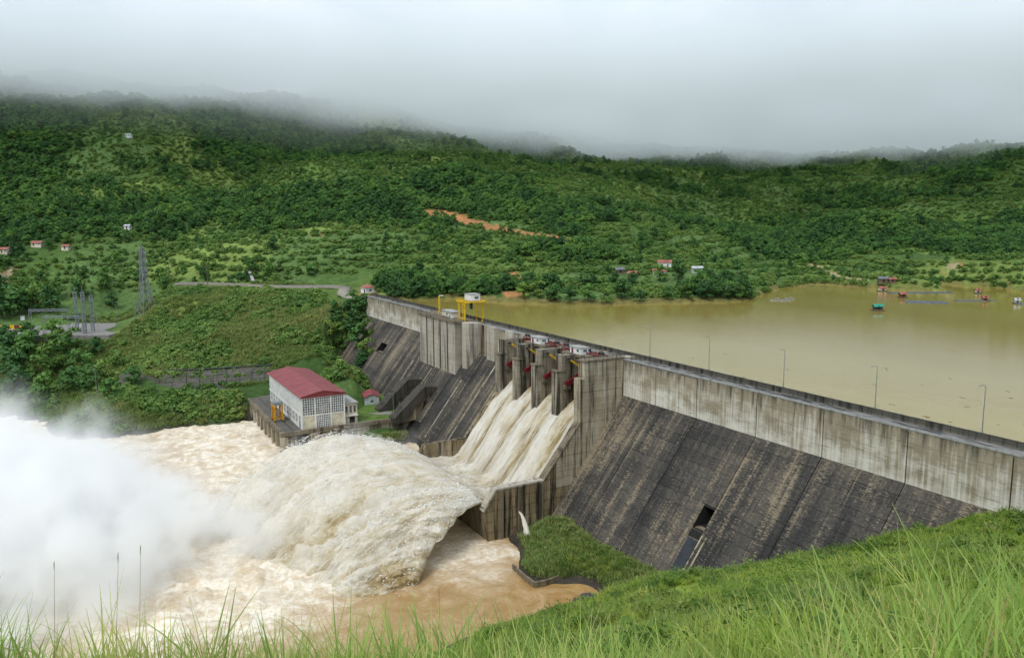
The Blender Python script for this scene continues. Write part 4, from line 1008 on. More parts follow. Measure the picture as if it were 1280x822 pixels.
house('shed', 'low dark hut with white window frames behind the powerhouse in bushes', (188, 34, GZ+4.2), -.4, 8, 5, 2.8, m_dark_steel, m_dark_steel, 1.0, cat='shed')
tk = thing('rusty_tank', 'rusty brown tank standing between the tin shed and the first buttress', 'tank', (141.5, 22.5, GZ+1.0)); m_rust = simple('rust', (.17, .06, .03), .8, .2, .5, 1.5)
MB().tube([(0, 0, .8), (0, 0, 5.2)], 1.7, 14).build('shell', m_rust, tk); MB().tube([(0, 0, 5.2), (0, 0, 5.8)], [1.7, .3], 14).build('dome', m_rust, tk)
for k in range(4): MB().bar((1.3*math.cos(k*1.57+.8), 1.3*math.sin(k*1.57+.8), 0), (1.3*math.cos(k*1.57+.8), 1.3*math.sin(k*1.57+.8), 1.0), .25).build('leg', m_rust, tk)

def pole_lamp(loc, label, h=8.0, group=None):
    r = thing('street_lamp', label, 'lamp', tuple(loc), 0, group)
    MB().tube([(0, 0, 0), (0, 0, h)], [.12, .07], 8).build('pole', m_steel, r); MB().tube([(0, 0, h), (0, .4, h+.25), (0, 1.5, h+.3)], .05, 6).build('arm', m_steel, r); MB().box(-.12, .12, 1.3, 2.0, h+.2, h+.34).build('lamp_head', m_steel, r); MB().box(-.25, .25, -.25, .25, 0, .3).build('base', m_kerb, r)
pole_lamp((117.2, 31.8, GZ+.3), 'grey lamp post at the lawn corner beside the penstock buttress', 10.5)

# retaining wall of dark stone behind the dock, with a pipe along its top
rw = thing('retaining_wall', 'dark mossy stone retaining wall along the foot of the green bank', 'wall', (222, 95, -42))
m_stone = concrete('mossy_stone', (.085, .088, .062), (.028, .034, .02), .7, 3.5); m_stone2 = concrete('dark_stone', (.11, .10, .085), (.03, .03, .027), .7, 3.5)
pa = [at_z(x, y, -41) for x, y in ((150, 491), (200, 493), (250, 494), (300, 492), (345, 487), (400, 480))]; pb = [at_z(x, y, -33.2) for x, y in ((150, 468), (200, 467), (250, 465), (300, 462), (345, 459), (400, 458))]
for i in range(5):
    for k in range(3):
        for j in range(4):
            def bl(u, v):
                A_ = pa[i]+(pa[i+1]-pa[i])*u; B_ = pb[i]+(pb[i+1]-pb[i])*u; return A_+(B_-A_)*v
            g0, g1 = .015, .985; q = [bl((k+g0)/3, (j+.02)/4), bl((k+g1)/3, (j+.02)/4), bl((k+g1)/3, (j+.98)/4), bl((k+g0)/3, (j+.98)/4)]
            nrm = np.cross(q[1]-q[0], q[3]-q[0]); nrm /= np.linalg.norm(nrm); 
            if nrm[0] > 0: nrm = -nrm
            d_ = nrm*(.9+random.uniform(-.08, .1)); fr_ = [p+d_ for p in q]; bk = [p-nrm*1.5 for p in q]
            o_ = MB().add(fr_+bk, [(0, 1, 2, 3), (7, 6, 5, 4), (0, 4, 5, 1), (1, 5, 6, 2), (2, 6, 7, 3), (3, 7, 4, 0)]).build('stone_panel', m_stone if random.random() < .6 else m_stone2); o_.parent = rw; o_.matrix_parent_inverse = Matrix.Translation((-222, -95, 42))
pp = thing('pipeline', 'long dark pipe running along the top of the stone retaining wall', 'pipe', tuple(pb[1]+np.array([0, 0, 1.6]))); o0 = pb[1]+np.array([0, 0, 1.6])
MB().tube([tuple(p+np.array([0, 0, 1.6])-o0) for p in pb[1:]], .38, 8).build('pipe', m_dark_steel, pp)
for p in pb[1:]: MB().box(p[0]-o0[0]-.4, p[0]-o0[0]+.4, p[1]-o0[1]-.4, p[1]-o0[1]+.4, -2.4, -.3).build('support', m_conc2, pp)

# ------------------------------------------------------------------ bank road, stair, poles
def drape(pts, w, step=4.0, dz=.5):
    P = []; 
    for a, b_ in zip(pts[:-1], pts[1:]):
        n_ = max(2, int(np.linalg.norm(b_[:2]-a[:2])/step)); P += [a+(b_-a)*k/n_ for k in range(n_)]
    P.append(pts[-1]); P = np.array(P); d_ = np.gradient(P[:, :2], axis=0); d_ /= np.linalg.norm(d_, axis=1)[:, None]; n_ = np.stack([-d_[:, 1], d_[:, 0]], -1)
    L_ = P[:, :2]+n_*w/2; R_ = P[:, :2]-n_*w/2
    z = np.maximum.reduce([height(P[:, 0], P[:, 1]), height(L_[:, 0], L_[:, 1]), height(R_[:, 0], R_[:, 1])])+dz
    z = np.convolve(np.pad(z, 3, mode='edge'), np.ones(7)/7, 'valid')+.1
    v = np.concatenate([np.column_stack([L_, z]), np.column_stack([R_, z]), np.column_stack([L_+n_*.4, z-1.6]), np.column_stack([R_-n_*.4, z-1.6])]); m_ = len(P)
    f = []
    for k in range(m_-1): f += [(k, m_+k, m_+k+1, k+1), (2*m_+k, k, k+1, 2*m_+k+1), (m_+k, 3*m_+k, 3*m_+k+1, m_+k+1)]
    return v, np.array(f), P
m_road = concrete('road_concrete', (.30, .28, .23), (.12, .11, .09), .3, 90)
ROADS = [[np.array(q) for q in ((246.0, -2.5, 0), (262, -4.5, 0), (290, 0.0, 0))] + [at_z(x, y, -.5) for x, y in ((432, 360.3), (380, 358.6), (330, 357.8), (270, 357), (222, 356.7))]]
v, f, RP_ = drape(ROADS[0], 6.5, dz=1.1); tag(link('road', mesh_np('road', v, f, m_road)), kind='structure')
st = hit(314, 349); stair = thing('drain_chute', 'pale concrete drain chute climbing the slope above the bank road', 'drain', tuple(st))
a_ = hit(317, 354); b_ = hit(311, 341)
if np.linalg.norm(b_-a_) < 4: b_ = a_+np.array([12., 4, 9])
for k in range(10):
    p0 = a_+(b_-a_)*k/10-st; p1 = a_+(b_-a_)*(k+1)/10-st; MB().bar(tuple(p0+np.array([0, 0, 1.2])), tuple(p1+np.array([0, 0, 1.2])), 2.0, 1.2).build('chute_slab', m_kerb, stair)
for x, y, h in ((212, 356, 15), (260, 362, 16)):
    q = hit(x, y); t_ = thing('power_pole', 'dark wooden power pole with a crossarm beside the bank road, %s the pylon' % ('nearer' if x < 230 else 'farther from'), 'pole', tuple(q), .8, 'power poles along the bank road')
    MB().tube([(0, 0, -1), (0, 0, h)], [.26, .18], 8).build('pole', m_wood, t_); MB().bar((-1.3, 0, h-.8), (1.3, 0, h-.8), .22).build('crossarm', m_wood, t_)
    for s in (-1, 0, 1): MB().tube([(s*1.1, 0, h-.7), (s*1.1, 0, h-.2)], .1, 6).build('insulator', m_dark_steel, t_)

# ------------------------------------------------------------------ pylon and switchyard
q = at_z(183, 396, -17.5); PY = q; ht = 45.0
py_ = thing('transmission_pylon', 'tall grey steel lattice pylon standing on the green bank', 'pylon', tuple(q), .5)
def wd(t_): return np.interp(t_, [0, .30, .55, 1.0], [4.9, 3.0, 1.7, .75])
lv = [0, .13, .24, .34, .42, .50, .57, .64, .70, .76, .82, .88, .94, 1.0]
cn = lambda t_: [(s*wd(t_), r*wd(t_), t_*ht) for s, r in ((-1, -1), (1, -1), (1, 1), (-1, 1))]
for k in range(4):
    mb = MB()
    for a, b_ in zip(lv[:-1], lv[1:]): mb.bar(cn(a)[k], cn(b_)[k], .34)
    mb.build('leg', m_steel, py_)
mb = MB()
for a, b_ in zip(lv[:-1], lv[1:]):
    A_, B_ = cn(a), cn(b_)
    for k in range(4): j = (k+1) % 4; mb.bar(A_[k], B_[j], .2).bar(A_[j], B_[k], .2).bar(B_[k], B_[j], .2)
mb.build('bracing', m_steel, py_)
for t_, w_ in ((.66, 5.2), (.78, 5.8), (.90, 4.6)):
    for s in (-1, 1):
        mb = MB(); e = (s*w_, 0, t_*ht+.2)
        for r in (-1, 1): mb.bar((s*wd(t_), r*wd(t_), t_*ht), e, .18).bar((s*wd(t_+.04), r*wd(t_+.04), (t_+.045)*ht), e, .16)
        a_ = mb.build('crossarm', m_steel, py_); MB().tube([(e[0], 0, e[2]), (e[0], 0, e[2]-2.0)], .16, 6).build('insulator', m_dark_steel, a_)
MB().bar((0, 0, ht), (0, 0, ht+2.2), .2).build('peak', m_steel, py_)
yz = -21.2
yc = at_z(75, 416, yz); R_h = np.array([_R[0], _R[1], 0]); F_h = np.array([math.cos(YAW), math.sin(YAW), 0])
yd = [yc+R_h*a+F_h*b_ for a, b_ in ((-62, -10), (-62, 45), (34, 45), (34, -10))]
m_gravel = simple('yard_gravel', (.24, .23, .215), .95, 0, .35, .8)
tag(link('switchyard_pad', MB().prism_z([tuple(p[:2]) for p in yd], yz-6, yz).mesh('switchyard_pad', m_gravel)), kind='structure')
def at_y(px, py): return at_z(px, py, yz)
def lat(mb, a, b_, w=.9, t_=.13, n_=None):
    a = Vector(a); b_ = Vector(b_); d_ = (b_-a); L_ = d_.length; d_.normalize(); u = Vector((0, 0, 1)) if abs(d_.z) < .9 else Vector((1, 0, 0)); r = d_.cross(u).normalized(); u = r.cross(d_)
    n_ = n_ or max(2, int(L_/1.6)); C_ = lambda k, i, j: a+d_*L_*k/n_+(r*i+u*j)*w/2
    for i, j in ((-1, -1), (1, -1), (1, 1), (-1, 1)): mb.bar(C_(0, i, j), C_(n_, i, j), t_*1.5)
    for k in range(n_):
        s = 1 if k % 2 else -1
        for i in (-1, 1): mb.bar(C_(k, i, -s), C_(k+1, i, s), t_)
        for j in (-1, 1): mb.bar(C_(k, -s, j), C_(k+1, s, j), t_)
    return mb
def portal(p, q, h, label):
    t_ = thing('switchyard_gantry', label, 'gantry', tuple(p), 0, 'switchyard gantries'); d_ = np.array(q)-np.array(p)
    for e in ((0, 0, 0), tuple(d_)): lat(MB(), e, (e[0], e[1], h), 1.2).build('column', m_steel, t_)
    lat(MB(), (0, 0, h-.6), (d_[0], d_[1], h-.6), 1.1).build('beam', m_steel, t_)
    for k in (1, 2, 3):
        m_ = tuple(d_*k/4); MB().tube([(m_[0], m_[1], h-1.2), (m_[0], m_[1], h-3.0)], .16, 6).build('insulator', m_dark_steel, t_)
portal(at_y(39.5, 415), at_y(87, 414), 13.5, 'wide grey lattice gantry at the back of the switchyard')
portal(at_y(56, 417), at_y(106, 417), 10.5, 'lower grey lattice gantry in front within the switchyard')
for (x, y, h), lb in zip(((97, 414, 27), (106.5, 417, 28), (116.5, 414, 25)), ('hidden partly behind its neighbours', 'middle and closest to the gantry', 'on the outer side by the lane')):
    q = at_y(x, y); t_ = thing('switchyard_mast', 'tall grey lattice mast in the switchyard, '+lb, 'mast', tuple(q), .3, 'tall switchyard masts')
    lat(MB(), (0, 0, 0), (0, 0, h-3.5), 1.5, .16).build('shaft', m_steel, t_); MB().bar((0, 0, h-3.5), (0, 0, h), .22).build('spike', m_steel, t_); MB().box(-1, 1, -1, 1, -.2, .3).build('base', m_kerb, t_)
    lat(MB(), (-3.2, 0, h*.72), (3.2, 0, h*.72), .7, .12).build('crossarm', m_steel, t_)
for k, (x, y) in enumerate(((64, 414.5), (72, 414.5), (91, 413), (94.5, 412.5), (98, 413.5), (101, 414.5))):
    q = at_y(x, y); t_ = thing('breaker_post', 'white porcelain breaker post on a steel stand in the switchyard gravel', 'insulator', tuple(q), 0, 'breaker posts in the switchyard')
    MB().box(-.35, .35, -.35, .35, 0, 2.4).build('stand', m_steel, t_); MB().tube([(0, 0, 2.4), (0, 0, 2.9), (0, 0, 4.6)], [.3, .42, .25], 8).build('insulator', m_white, t_)
tf = thing('transformer', 'white pole-top transformer cabinet at the left of the switchyard', 'transformer', tuple(at_y(30, 416)), 0); MB().bar((0, 0, 0), (0, 0, 9), .4).build('post', m_steel, tf); MB().box(-1, 1, -1, 1, 7.6, 9.8).build('cabinet', m_white, tf); MB().box(-1.2, 1.2, -1.2, 1.2, 9.8, 10).build('lid', m_steel, tf)
yw = thing('yard_fence', 'low yellow and brown painted boundary wall at the back of the switchyard', 'fence', tuple(at_y(-20, 411)), 0); p0 = at_y(-20, 411)
for k in range(9):
    a_ = at_y(-20+k*6.4, 411)-p0; b_ = at_y(-20+k*6.4+5.9, 411)-p0; MB().bar(tuple(a_+np.array([0, 0, 1.2])), tuple(b_+np.array([0, 0, 1.2])), .3, 2.4).build('wall_bay', m_yellow if k % 2 else m_rust, yw)
for x, y, h in ((122, 411, 9.5), (147, 411, 15), (122, 502, 16)):
    q = hit(x, y); q = np.array(q)
    pole_lamp(q, 'thin grey lamp pole ' + {122: 'at the lane by the switchyard masts' if y < 450 else 'on the wooded bank above the spray', 147: 'on the grassy slope below the pylon'}[x], h)

# ------------------------------------------------------------------ houses around the valley
HS = [('white house with a red roof on the lakeside slope', (831, 335), 14, 7, 4.6, m_white, m_roof_old, 2.2), ('low red-roofed house just below the white lakeside house', (824, 344), 13, 7, 3.2, m_cream, m_roof_old, 1.8),
      ('small red-roofed house among the lakeside trees', (791, 347), 8, 6, 3.0, m_wood, m_roof_old, 1.8), ('grey-roofed house half hidden by the lakeside trees', (774, 342), 9, 6, 3.0, m_wood, m_grey_roof, 1.6),
      ('pale tin-roofed house on the lakeside slope beyond the dark tree', (871, 341), 11, 6, 4.0, m_blue_tin, m_blue_tin, 1.2), ('long pink-roofed house at the foot of the left hills', (6, 317), 16, 8, 3.6, m_cream, m_roof_old, 2.0),
      ('pink-roofed house between trees at the foot of the left hills', (48, 309), 14, 7, 3.0, m_cream, m_roof_old, 2.0), ('small pink-roofed house near the terraces', (83, 313), 9, 6, 3.0, m_cream, m_roof_old, 1.6),
      ('tiny white house in the wooded gully above the terraces', (160, 288), 7, 5, 3.4, m_white, m_blue_tin, 1.2), ('tiny white house on the far upper left hillside', (161, 172), 10, 6, 3.6, m_white, m_blue_tin, 1.4)]
HOUSES = []
for lb, (x, y), L_, W_, h_, wm, rm, rs in HS:
    q = hit(x, y); HOUSES.append(q); fl = .6 if y > 300 else 0
    house('house', lb, (q[0], q[1], q[2]+.4), YAW+math.pi/2+random.uniform(-.4, .4), L_*.66, W_*.66, h_*.75, wm, rm, rs*.75)

# ------------------------------------------------------------------ on the lake
def floating(x, y, L_, W_, h_, wm, rm, label, deck=None):
    L_, W_, h_ = L_*.5, W_*.5, h_*.62; q = at_z(x, y, LAKE); t_ = house('floating_house', label, (q[0], q[1], LAKE+.6), YAW+math.pi/2+random.uniform(-.15, .15), L_, W_, h_, wm, rm, .9, cat='houseboat', doors=True)
    MB().box(-L_/2-.7, L_/2+.7, -W_/2-.6, W_/2+.6, -.35, 0).build('deck', m_wood, t_)
    for k in range(4): MB().tube([(-L_/2-.5+k*(L_+1.0)/3, -W_/2-.6, -.55), (-L_/2-.5+k*(L_+1.0)/3, W_/2+.6, -.55)], .3, 8).build('float', m_dark_steel, t_)
    return t_
floating(1103, 364, 9, 4, 2.4, m_cream, m_roof_old, 'red-roofed floating house moored at the landing below the far slope')
floating(1128, 372, 7, 4, 2.6, m_rust, m_roof_old, 'small red floating hut at the head of a net raft')
floating(1097, 388, 8, 4.5, 2.6, m_dark_steel, m_green_roof, 'green-roofed floating house alone in the open lake')
floating(1222, 366.5, 4.5, 3, 2.0, m_white, m_roof_old, 'tiny floating hut with a brown roof off the right shore')
floating(1231, 376, 4.5, 3, 2.0, m_wood, m_roof_old, 'brown floating hut at the end of a thin dark raft')
floating(1271, 379, 4.5, 3, 2.0, m_white, m_blue_tin, 'pale floating hut near the right shore')
q = hit(1103, 356); house('landing_house', 'grey-roofed stilt house on the landing above the red floating house', (q[0], q[1], q[2]+1.2), YAW+1.5, 6, 3.5, 2.4, m_wood, m_grey_roof, 1.2); q = hit(1115, 355)
house('landing_house', 'low brown shed beside the stilt house on the landing', (q[0], q[1], q[2]+.6), YAW+1.4, 4, 2.6, 1.7, m_wood, m_roof_old, 1.0, cat='shed')
m_raft = simple('raft_blue_grey', (.16, .20, .24), .6, 0, .4, 1.0)
def raft(x, y, L_, W_, nx, ny, rz, label):
    q = at_z(x, y, LAKE); t_ = thing('net_raft', label, 'raft', (q[0], q[1], LAKE+.12), YAW+math.pi/2+rz, 'fish farm rafts on the lake')
    for k in range(nx+1): MB().box(-L_/2+k*L_/nx-.28, -L_/2+k*L_/nx+.28, -W_/2, W_/2, -.1, .28).build('walkway', m_raft if k % 3 else m_wood, t_)
    for k in range(ny+1): MB().box(-L_/2, L_/2, -W_/2+k*W_/ny-.28, -W_/2+k*W_/ny+.28, -.05, .33).build('walkway', m_raft, t_)
    for k in range(nx): MB().tube([(-L_/2+(k+.5)*L_/nx, -W_/2, -.2), (-L_/2+(k+.5)*L_/nx, -W_/2+1.2, -.2)], .35, 8).build('float', m_dark_steel, t_)
    MB().box(-L_/2+.3, L_/2-.3, -W_/2+.3, W_/2-.3, -.14, -.11).build('net', m_dark_steel, t_)
raft(1158, 378, 20, 9, 7, 3, -.25, 'grid of dark net cages trailing from the small red floating hut')
raft(1150, 366, 40, 5, 9, 1, .05, 'long narrow row of net cages along the far shore')
raft(1218, 376, 22, 2.5, 6, 1, .0, 'thin dark raft by the brown floating hut'); raft(1280, 380, 9, 3, 3, 1, 0, 'short raft by the pale floating hut')
m_boat = simple('boat_paint', (.42, .45, .47), .5, .1, .4, 1.5)
for k, (x, y, L_) in enumerate(((971, 375.5, 7), (982, 375.5, 5), (988, 374.5, 5), (921, 369, 5))):
    q = at_z(x, y, LAKE); t_ = thing('rowing_boat', 'small grey moored boat near the reedy shore', 'boat', (q[0], q[1], LAKE), YAW+1.4+.2*k, 'boats moored at the shore')
    n_ = 9; sec = []; vs_ = []; fs_ = []
    for i in range(n_):
        u = i/(n_-1)*2-1; w_ = .75*(1-abs(u)**2.4)+.03; sh = .55+.3*u*u
        vs_ += [(u*L_/2, -w_, sh), (u*L_/2, -w_*.7, -.15), (u*L_/2, w_*.7, -.15), (u*L_/2, w_, sh)]
        if i: a0 = (i-1)*4; b0 = i*4; fs_ += [(a0+j, b0+j, b0+j+1, a0+j+1) for j in range(3)]
    MB().add(vs_, fs_).build('hull', m_boat, t_)
    for u in (-.3, .25): MB().box(u*L_-.15, u*L_+.15, -.6, .6, .35, .42).build('thwart', m_wood, t_)
    MB().box(-L_*.2, L_*.15, -.6, .6, 1.25, 1.32).build('canopy', m_blue_tin, t_); 
    for s in (-1, 1): MB().bar((-L_*.1, s*.55, .4), (-L_*.1, s*.55, 1.27), .06).build('canopy_post', m_steel, t_)

# concrete edge of the grassy spit and loose rocks on the shore
ed = thing('spit_kerb', 'broken concrete edging around the grassy spit below the spillway wall', 'kerb', (-24, 46, -49)); pts = [at_z(x, y, -48.2) for x, y in ((641, 707), (655, 720), (668, 730), (684, 727), (704, 719), (724, 716))]
for a_, b_ in zip(pts[:-1], pts[1:]):
    o_ = MB().bar(tuple(a_), tuple(a_+(b_-a_)*.97), .5, 1.3).build('kerb_block', m_conc2); o_.parent = ed; o_.matrix_parent_inverse = Matrix.Translation((24, -46, 49))

# driftwood and scum on the lake above the dam
mb = MB()
for k in range(55):
    x_ = random.uniform(-125, 60); y_ = random.choice((random.uniform(-70, -12), random.uniform(-30, -9))); a_ = random.uniform(-.5, .5); L_ = random.uniform(.3, 1.6)
    mb.bar((x_, y_, LAKE+.03), (x_+L_*math.cos(a_), y_+L_*math.sin(a_), LAKE+.03), random.uniform(.06, .2), .08)
tag(mb.build('driftwood', m_wood), 'bits of driftwood floating on the lake above the dam', 'driftwood', kind='stuff')
# ------------------------------------------------------------------ vegetation: materials and prototypes
def leafmat(name, c0, c1, c2, trans=.3, nscale=.02, rough=.6, spread=.9):
    """foliage whose hue drifts over the hillside and from plant to plant"""
    m, nt, b, o = newmat(name)
    rnd = nd(nt, 'ShaderNodeObjectInfo').outputs['Random']
    n_ = noise(nt, coords(nt), nscale, 4, .6); f_ = noise(nt, coords(nt), .9, 2, .5)
    t_ = mth(nt, 'ADD', mth(nt, 'MULTIPLY', rnd, spread*.55), mth(nt, 'ADD', mth(nt, 'MULTIPLY', mth(nt, 'SUBTRACT', n_, .5), 1.6), .22))
    c = ramp(nt, t_, [(.05, c0), (.45, c1), (.95, c2)])
    c = mixc(nt, 1.0, c, ramp(nt, f_, [(.3, .75), (.7, 1.25)]), 'MULTIPLY')
    setin(nt, b, color=c, rough=rough, spec=.25)
    tr = nd(nt, 'ShaderNodeBsdfTranslucent', {'Color': mixc(nt, 1.0, c, (1.1, 1.15, .55), 'MULTIPLY')})
    mx = nd(nt, 'ShaderNodeMixShader', {0: trans, 1: b.outputs[0], 2: tr.outputs[0]}); nt.links.new(mx.outputs[0], o.inputs[0]); return m
m_leaf = leafmat('tree_leaves', (0.047, 0.115, 0.037), (0.088, 0.203, 0.051), (0.190, 0.318, 0.065))
m_leaf_d = leafmat('dark_tree_leaves', (0.030, 0.087, 0.030), (0.055, 0.140, 0.040), (0.115, 0.217, 0.055))
m_shrub = leafmat('shrub_leaves', (0.074, 0.161, 0.039), (0.140, 0.246, 0.056), (0.246, 0.333, 0.086))
m_reed = leafmat('tall_bank_grass', (0.116, 0.183, 0.046), (0.183, 0.251, 0.069), (0.298, 0.298, 0.112), .25)
m_grass = leafmat('slope_grass', (0.110, 0.203, 0.025), (0.233, 0.338, 0.042), (0.437, 0.433, 0.111), .4, .12)
m_blade = leafmat('long_grass_blades', (0.168, 0.283, 0.061), (0.296, 0.420, 0.096), (0.590, 0.567, 0.211), .4, .8)
m_straw = leafmat('dry_grass_blades', (.20, .17, .06), (.33, .28, .11), (.45, .40, .20), .35, .8)
m_weed = leafmat('weed_leaves', (0.058, 0.126, 0.024), (0.111, 0.198, 0.033), (0.234, 0.288, 0.066), .35, .15)
m_bark = simple('bark', (.085, .065, .048), .9, 0, .4, 3.0)
m_dry = simple('dry_stalk', (.27, .20, .11), .9, 0, .35, 8.0)

def cards(centres, normals, size, rng, elong=1.5, bend=.25):
    n_ = len(centres); t1 = rng.normal(size=(n_, 3)); t1 -= (t1*normals).sum(1)[:, None]*normals; t1 /= np.linalg.norm(t1, axis=1)[:, None]; t2 = np.cross(normals, t1)
    s = (size*(.6+.8*rng.random(n_)))[:, None]
    a = centres - t1*s*elong*.5; c = centres + t1*s*elong*.5 - normals*s*bend; bb = centres + t2*s*.5 + normals*s*.12; d = centres - t2*s*.5 + normals*s*.12
    v = np.stack([a, bb, c, d], 1).reshape(-1, 3); f = np.arange(4*n_).reshape(-1, 4); return v, f
def crown_np(rng, nl, ncards, size, lo=.28, hi=1.0, wide=.36, lob=(.13, .22)):
    V = []; 
    ctr = []
    for k in range(nl):
        h_ = lo+(hi-lo)*(k+.5)/nl; rr0 = wide*math.sin(math.pi*min(.98, .18+.78*(h_-lo)/(hi-lo)))**.7; a_ = rng.random()*6.28
        ctr.append((rr0*.62*math.cos(a_+k*2.4), rr0*.62*math.sin(a_+k*2.4), h_-.08, rng.uniform(*lob)))
    per = ncards//nl; C_, N_ = [], []
    for x, y, z, r in ctr:
        d = rng.normal(size=(per, 3)); d[:, 2] = np.abs(d[:, 2])*.9-.25; d /= np.linalg.norm(d, axis=1)[:, None]
        rad = r*(.72+.36*rng.random(per))[:, None]; C_.append(np.array([x, y, z])+d*rad*np.array([1, 1, .8])); nn_ = d+rng.normal(0, .45, d.shape)+np.array([0, 0, .35]); N_.append(nn_/np.linalg.norm(nn_, axis=1)[:, None])
    return cards(np.concatenate(C_), np.concatenate(N_), size, rng)
def trunk_mb(h_=.45, r=.022, seed=0):
    rg = random.Random(seed); mb = MB().tube([(0, 0, -.06), (rg.uniform(-.01, .01), rg.uniform(-.01, .01), h_*.5), (rg.uniform(-.03, .03), rg.uniform(-.03, .03), h_)], [r, r*.75, r*.5], 6)
    for k in range(4):
        a_ = k*1.57+rg.random(); z0 = h_*(.55+.12*k); mb.tube([(0, 0, z0), (.09*math.cos(a_), .09*math.sin(a_), z0+.10), (.2*math.cos(a_), .2*math.sin(a_), z0+.22)], [r*.5, r*.35, r*.15], 5)
    return mb
VEG = bpy.data.collections.new('vegetation_prototypes')           # not linked to the scene: only instanced
def proto(name, v, f, mat, extra=None):
    if extra is not None:
        ev = np.array(extra.v); ef = [q for q in extra.f if len(q) == 4]; me = bpy.data.meshes.new(name)
        me.from_pydata([tuple(q) for q in v]+[tuple(q) for q in ev], [], [tuple(q) for q in f]+[tuple(i+len(v) for i in q) for q in extra.f])
        me.materials.append(mat); me.materials.append(m_bark); me.polygons.foreach_set('material_index', np.concatenate([np.zeros(len(f), np.int32), np.ones(len(extra.f), np.int32)])); me.update()
    else: me = mesh_np(name, v, f, mat)
    return bpy.data.objects.new(name, me)
def coll(name, objs):
    c = bpy.data.collections.new(name)
    for o in objs: c.objects.link(o)
    return c
rg = np.random.default_rng(21)
crowns = [crown_np(rg, 8, 420, .085), crown_np(rg, 10, 460, .08, .22, 1.0, .30), crown_np(rg, 7, 380, .09, .35, 1.0, .46, (.15, .24))]
C_TREE = coll('trees', [proto('forest_tree', *c_, m_leaf if k != 1 else m_leaf_d, trunk_mb(.5, .022, k)) for k, c_ in enumerate(crowns)])
C_SHRUB = coll('shrubs', [proto('shrub', *crown_np(rg, 5, 170, .17, .05, .9, .5, (.22, .34)), m_shrub) for k in range(3)])
def blades(rng, n_, h, w, lean, segs=4, spread=.18, curve=1.0):
    V, F_ = [], []
    for k in range(n_):
        a_ = rng.random()*6.283; r0 = spread*math.sqrt(rng.random()); b0 = rng.random()*6.283; x0, y0 = r0*math.cos(b0), r0*math.sin(b0)
        hh = h*(.55+.5*rng.random()); ln_ = lean*(.25+.9*rng.random())*hh; ww = w*(.7+.6*rng.random()); px_, py_ = -math.sin(a_), math.cos(a_); o0 = len(V)
        dr = curve*(rng.random()**2)*.55
        for s in range(segs+1):
            t_ = s/segs; u = ln_*t_**1.7; z = hh*(t_-dr*t_**3); wt = ww*(1-t_**1.6)*.5+.0006*0+ww*.04; tw = .5*t_
            V += [(x0+u*math.cos(a_)+px_*wt, y0+u*math.sin(a_)+py_*wt, z), (x0+u*math.cos(a_)-px_*wt, y0+u*math.sin(a_)-py_*wt, z+wt*tw)]
            if s: F_.append((o0+2*s-2, o0+2*s-1, o0+2*s+1, o0+2*s))
    return np.array(V), np.array(F_)
C_REED = coll('reeds', [proto('reed_clump', *blades(rg, 46, 1.0, .075, .55, 3, .42), m_reed) for k in range(3)])
C_TUFT = coll('tufts', [proto('grass_tuft', *blades(rg, 44, 1.0, .055, .75, 3, .38), m_grass) for k in range(3)])
C_LONG = coll('long_grass', [proto('long_grass', *blades(rg, 26, 1.0, .014, .46, 8, .18, 1.3), m_blade) for k in range(3)] + [proto('straw_grass', *blades(rg, 9, .95, .012, .6, 8, .2, 1.3), m_straw)] + [proto('arching_grass', *blades(rg, 18, 1.0, .024, .95, 9, .12, 1.5), m_blade)])
def leafy(rng):
    C_ = rng.normal(0, .28, (150, 3)); C_[:, 2] = np.abs(C_[:, 2])*1.1+.05; N_ = rng.normal(0, .5, (150, 3))+np.array([0, 0, 1.]); N_ /= np.linalg.norm(N_, axis=1)[:, None]; return cards(C_, N_, .13, rng, 1.5)
C_WEED = coll('weeds', [proto('weed', *leafy(rg), m_weed) for k in range(2)])

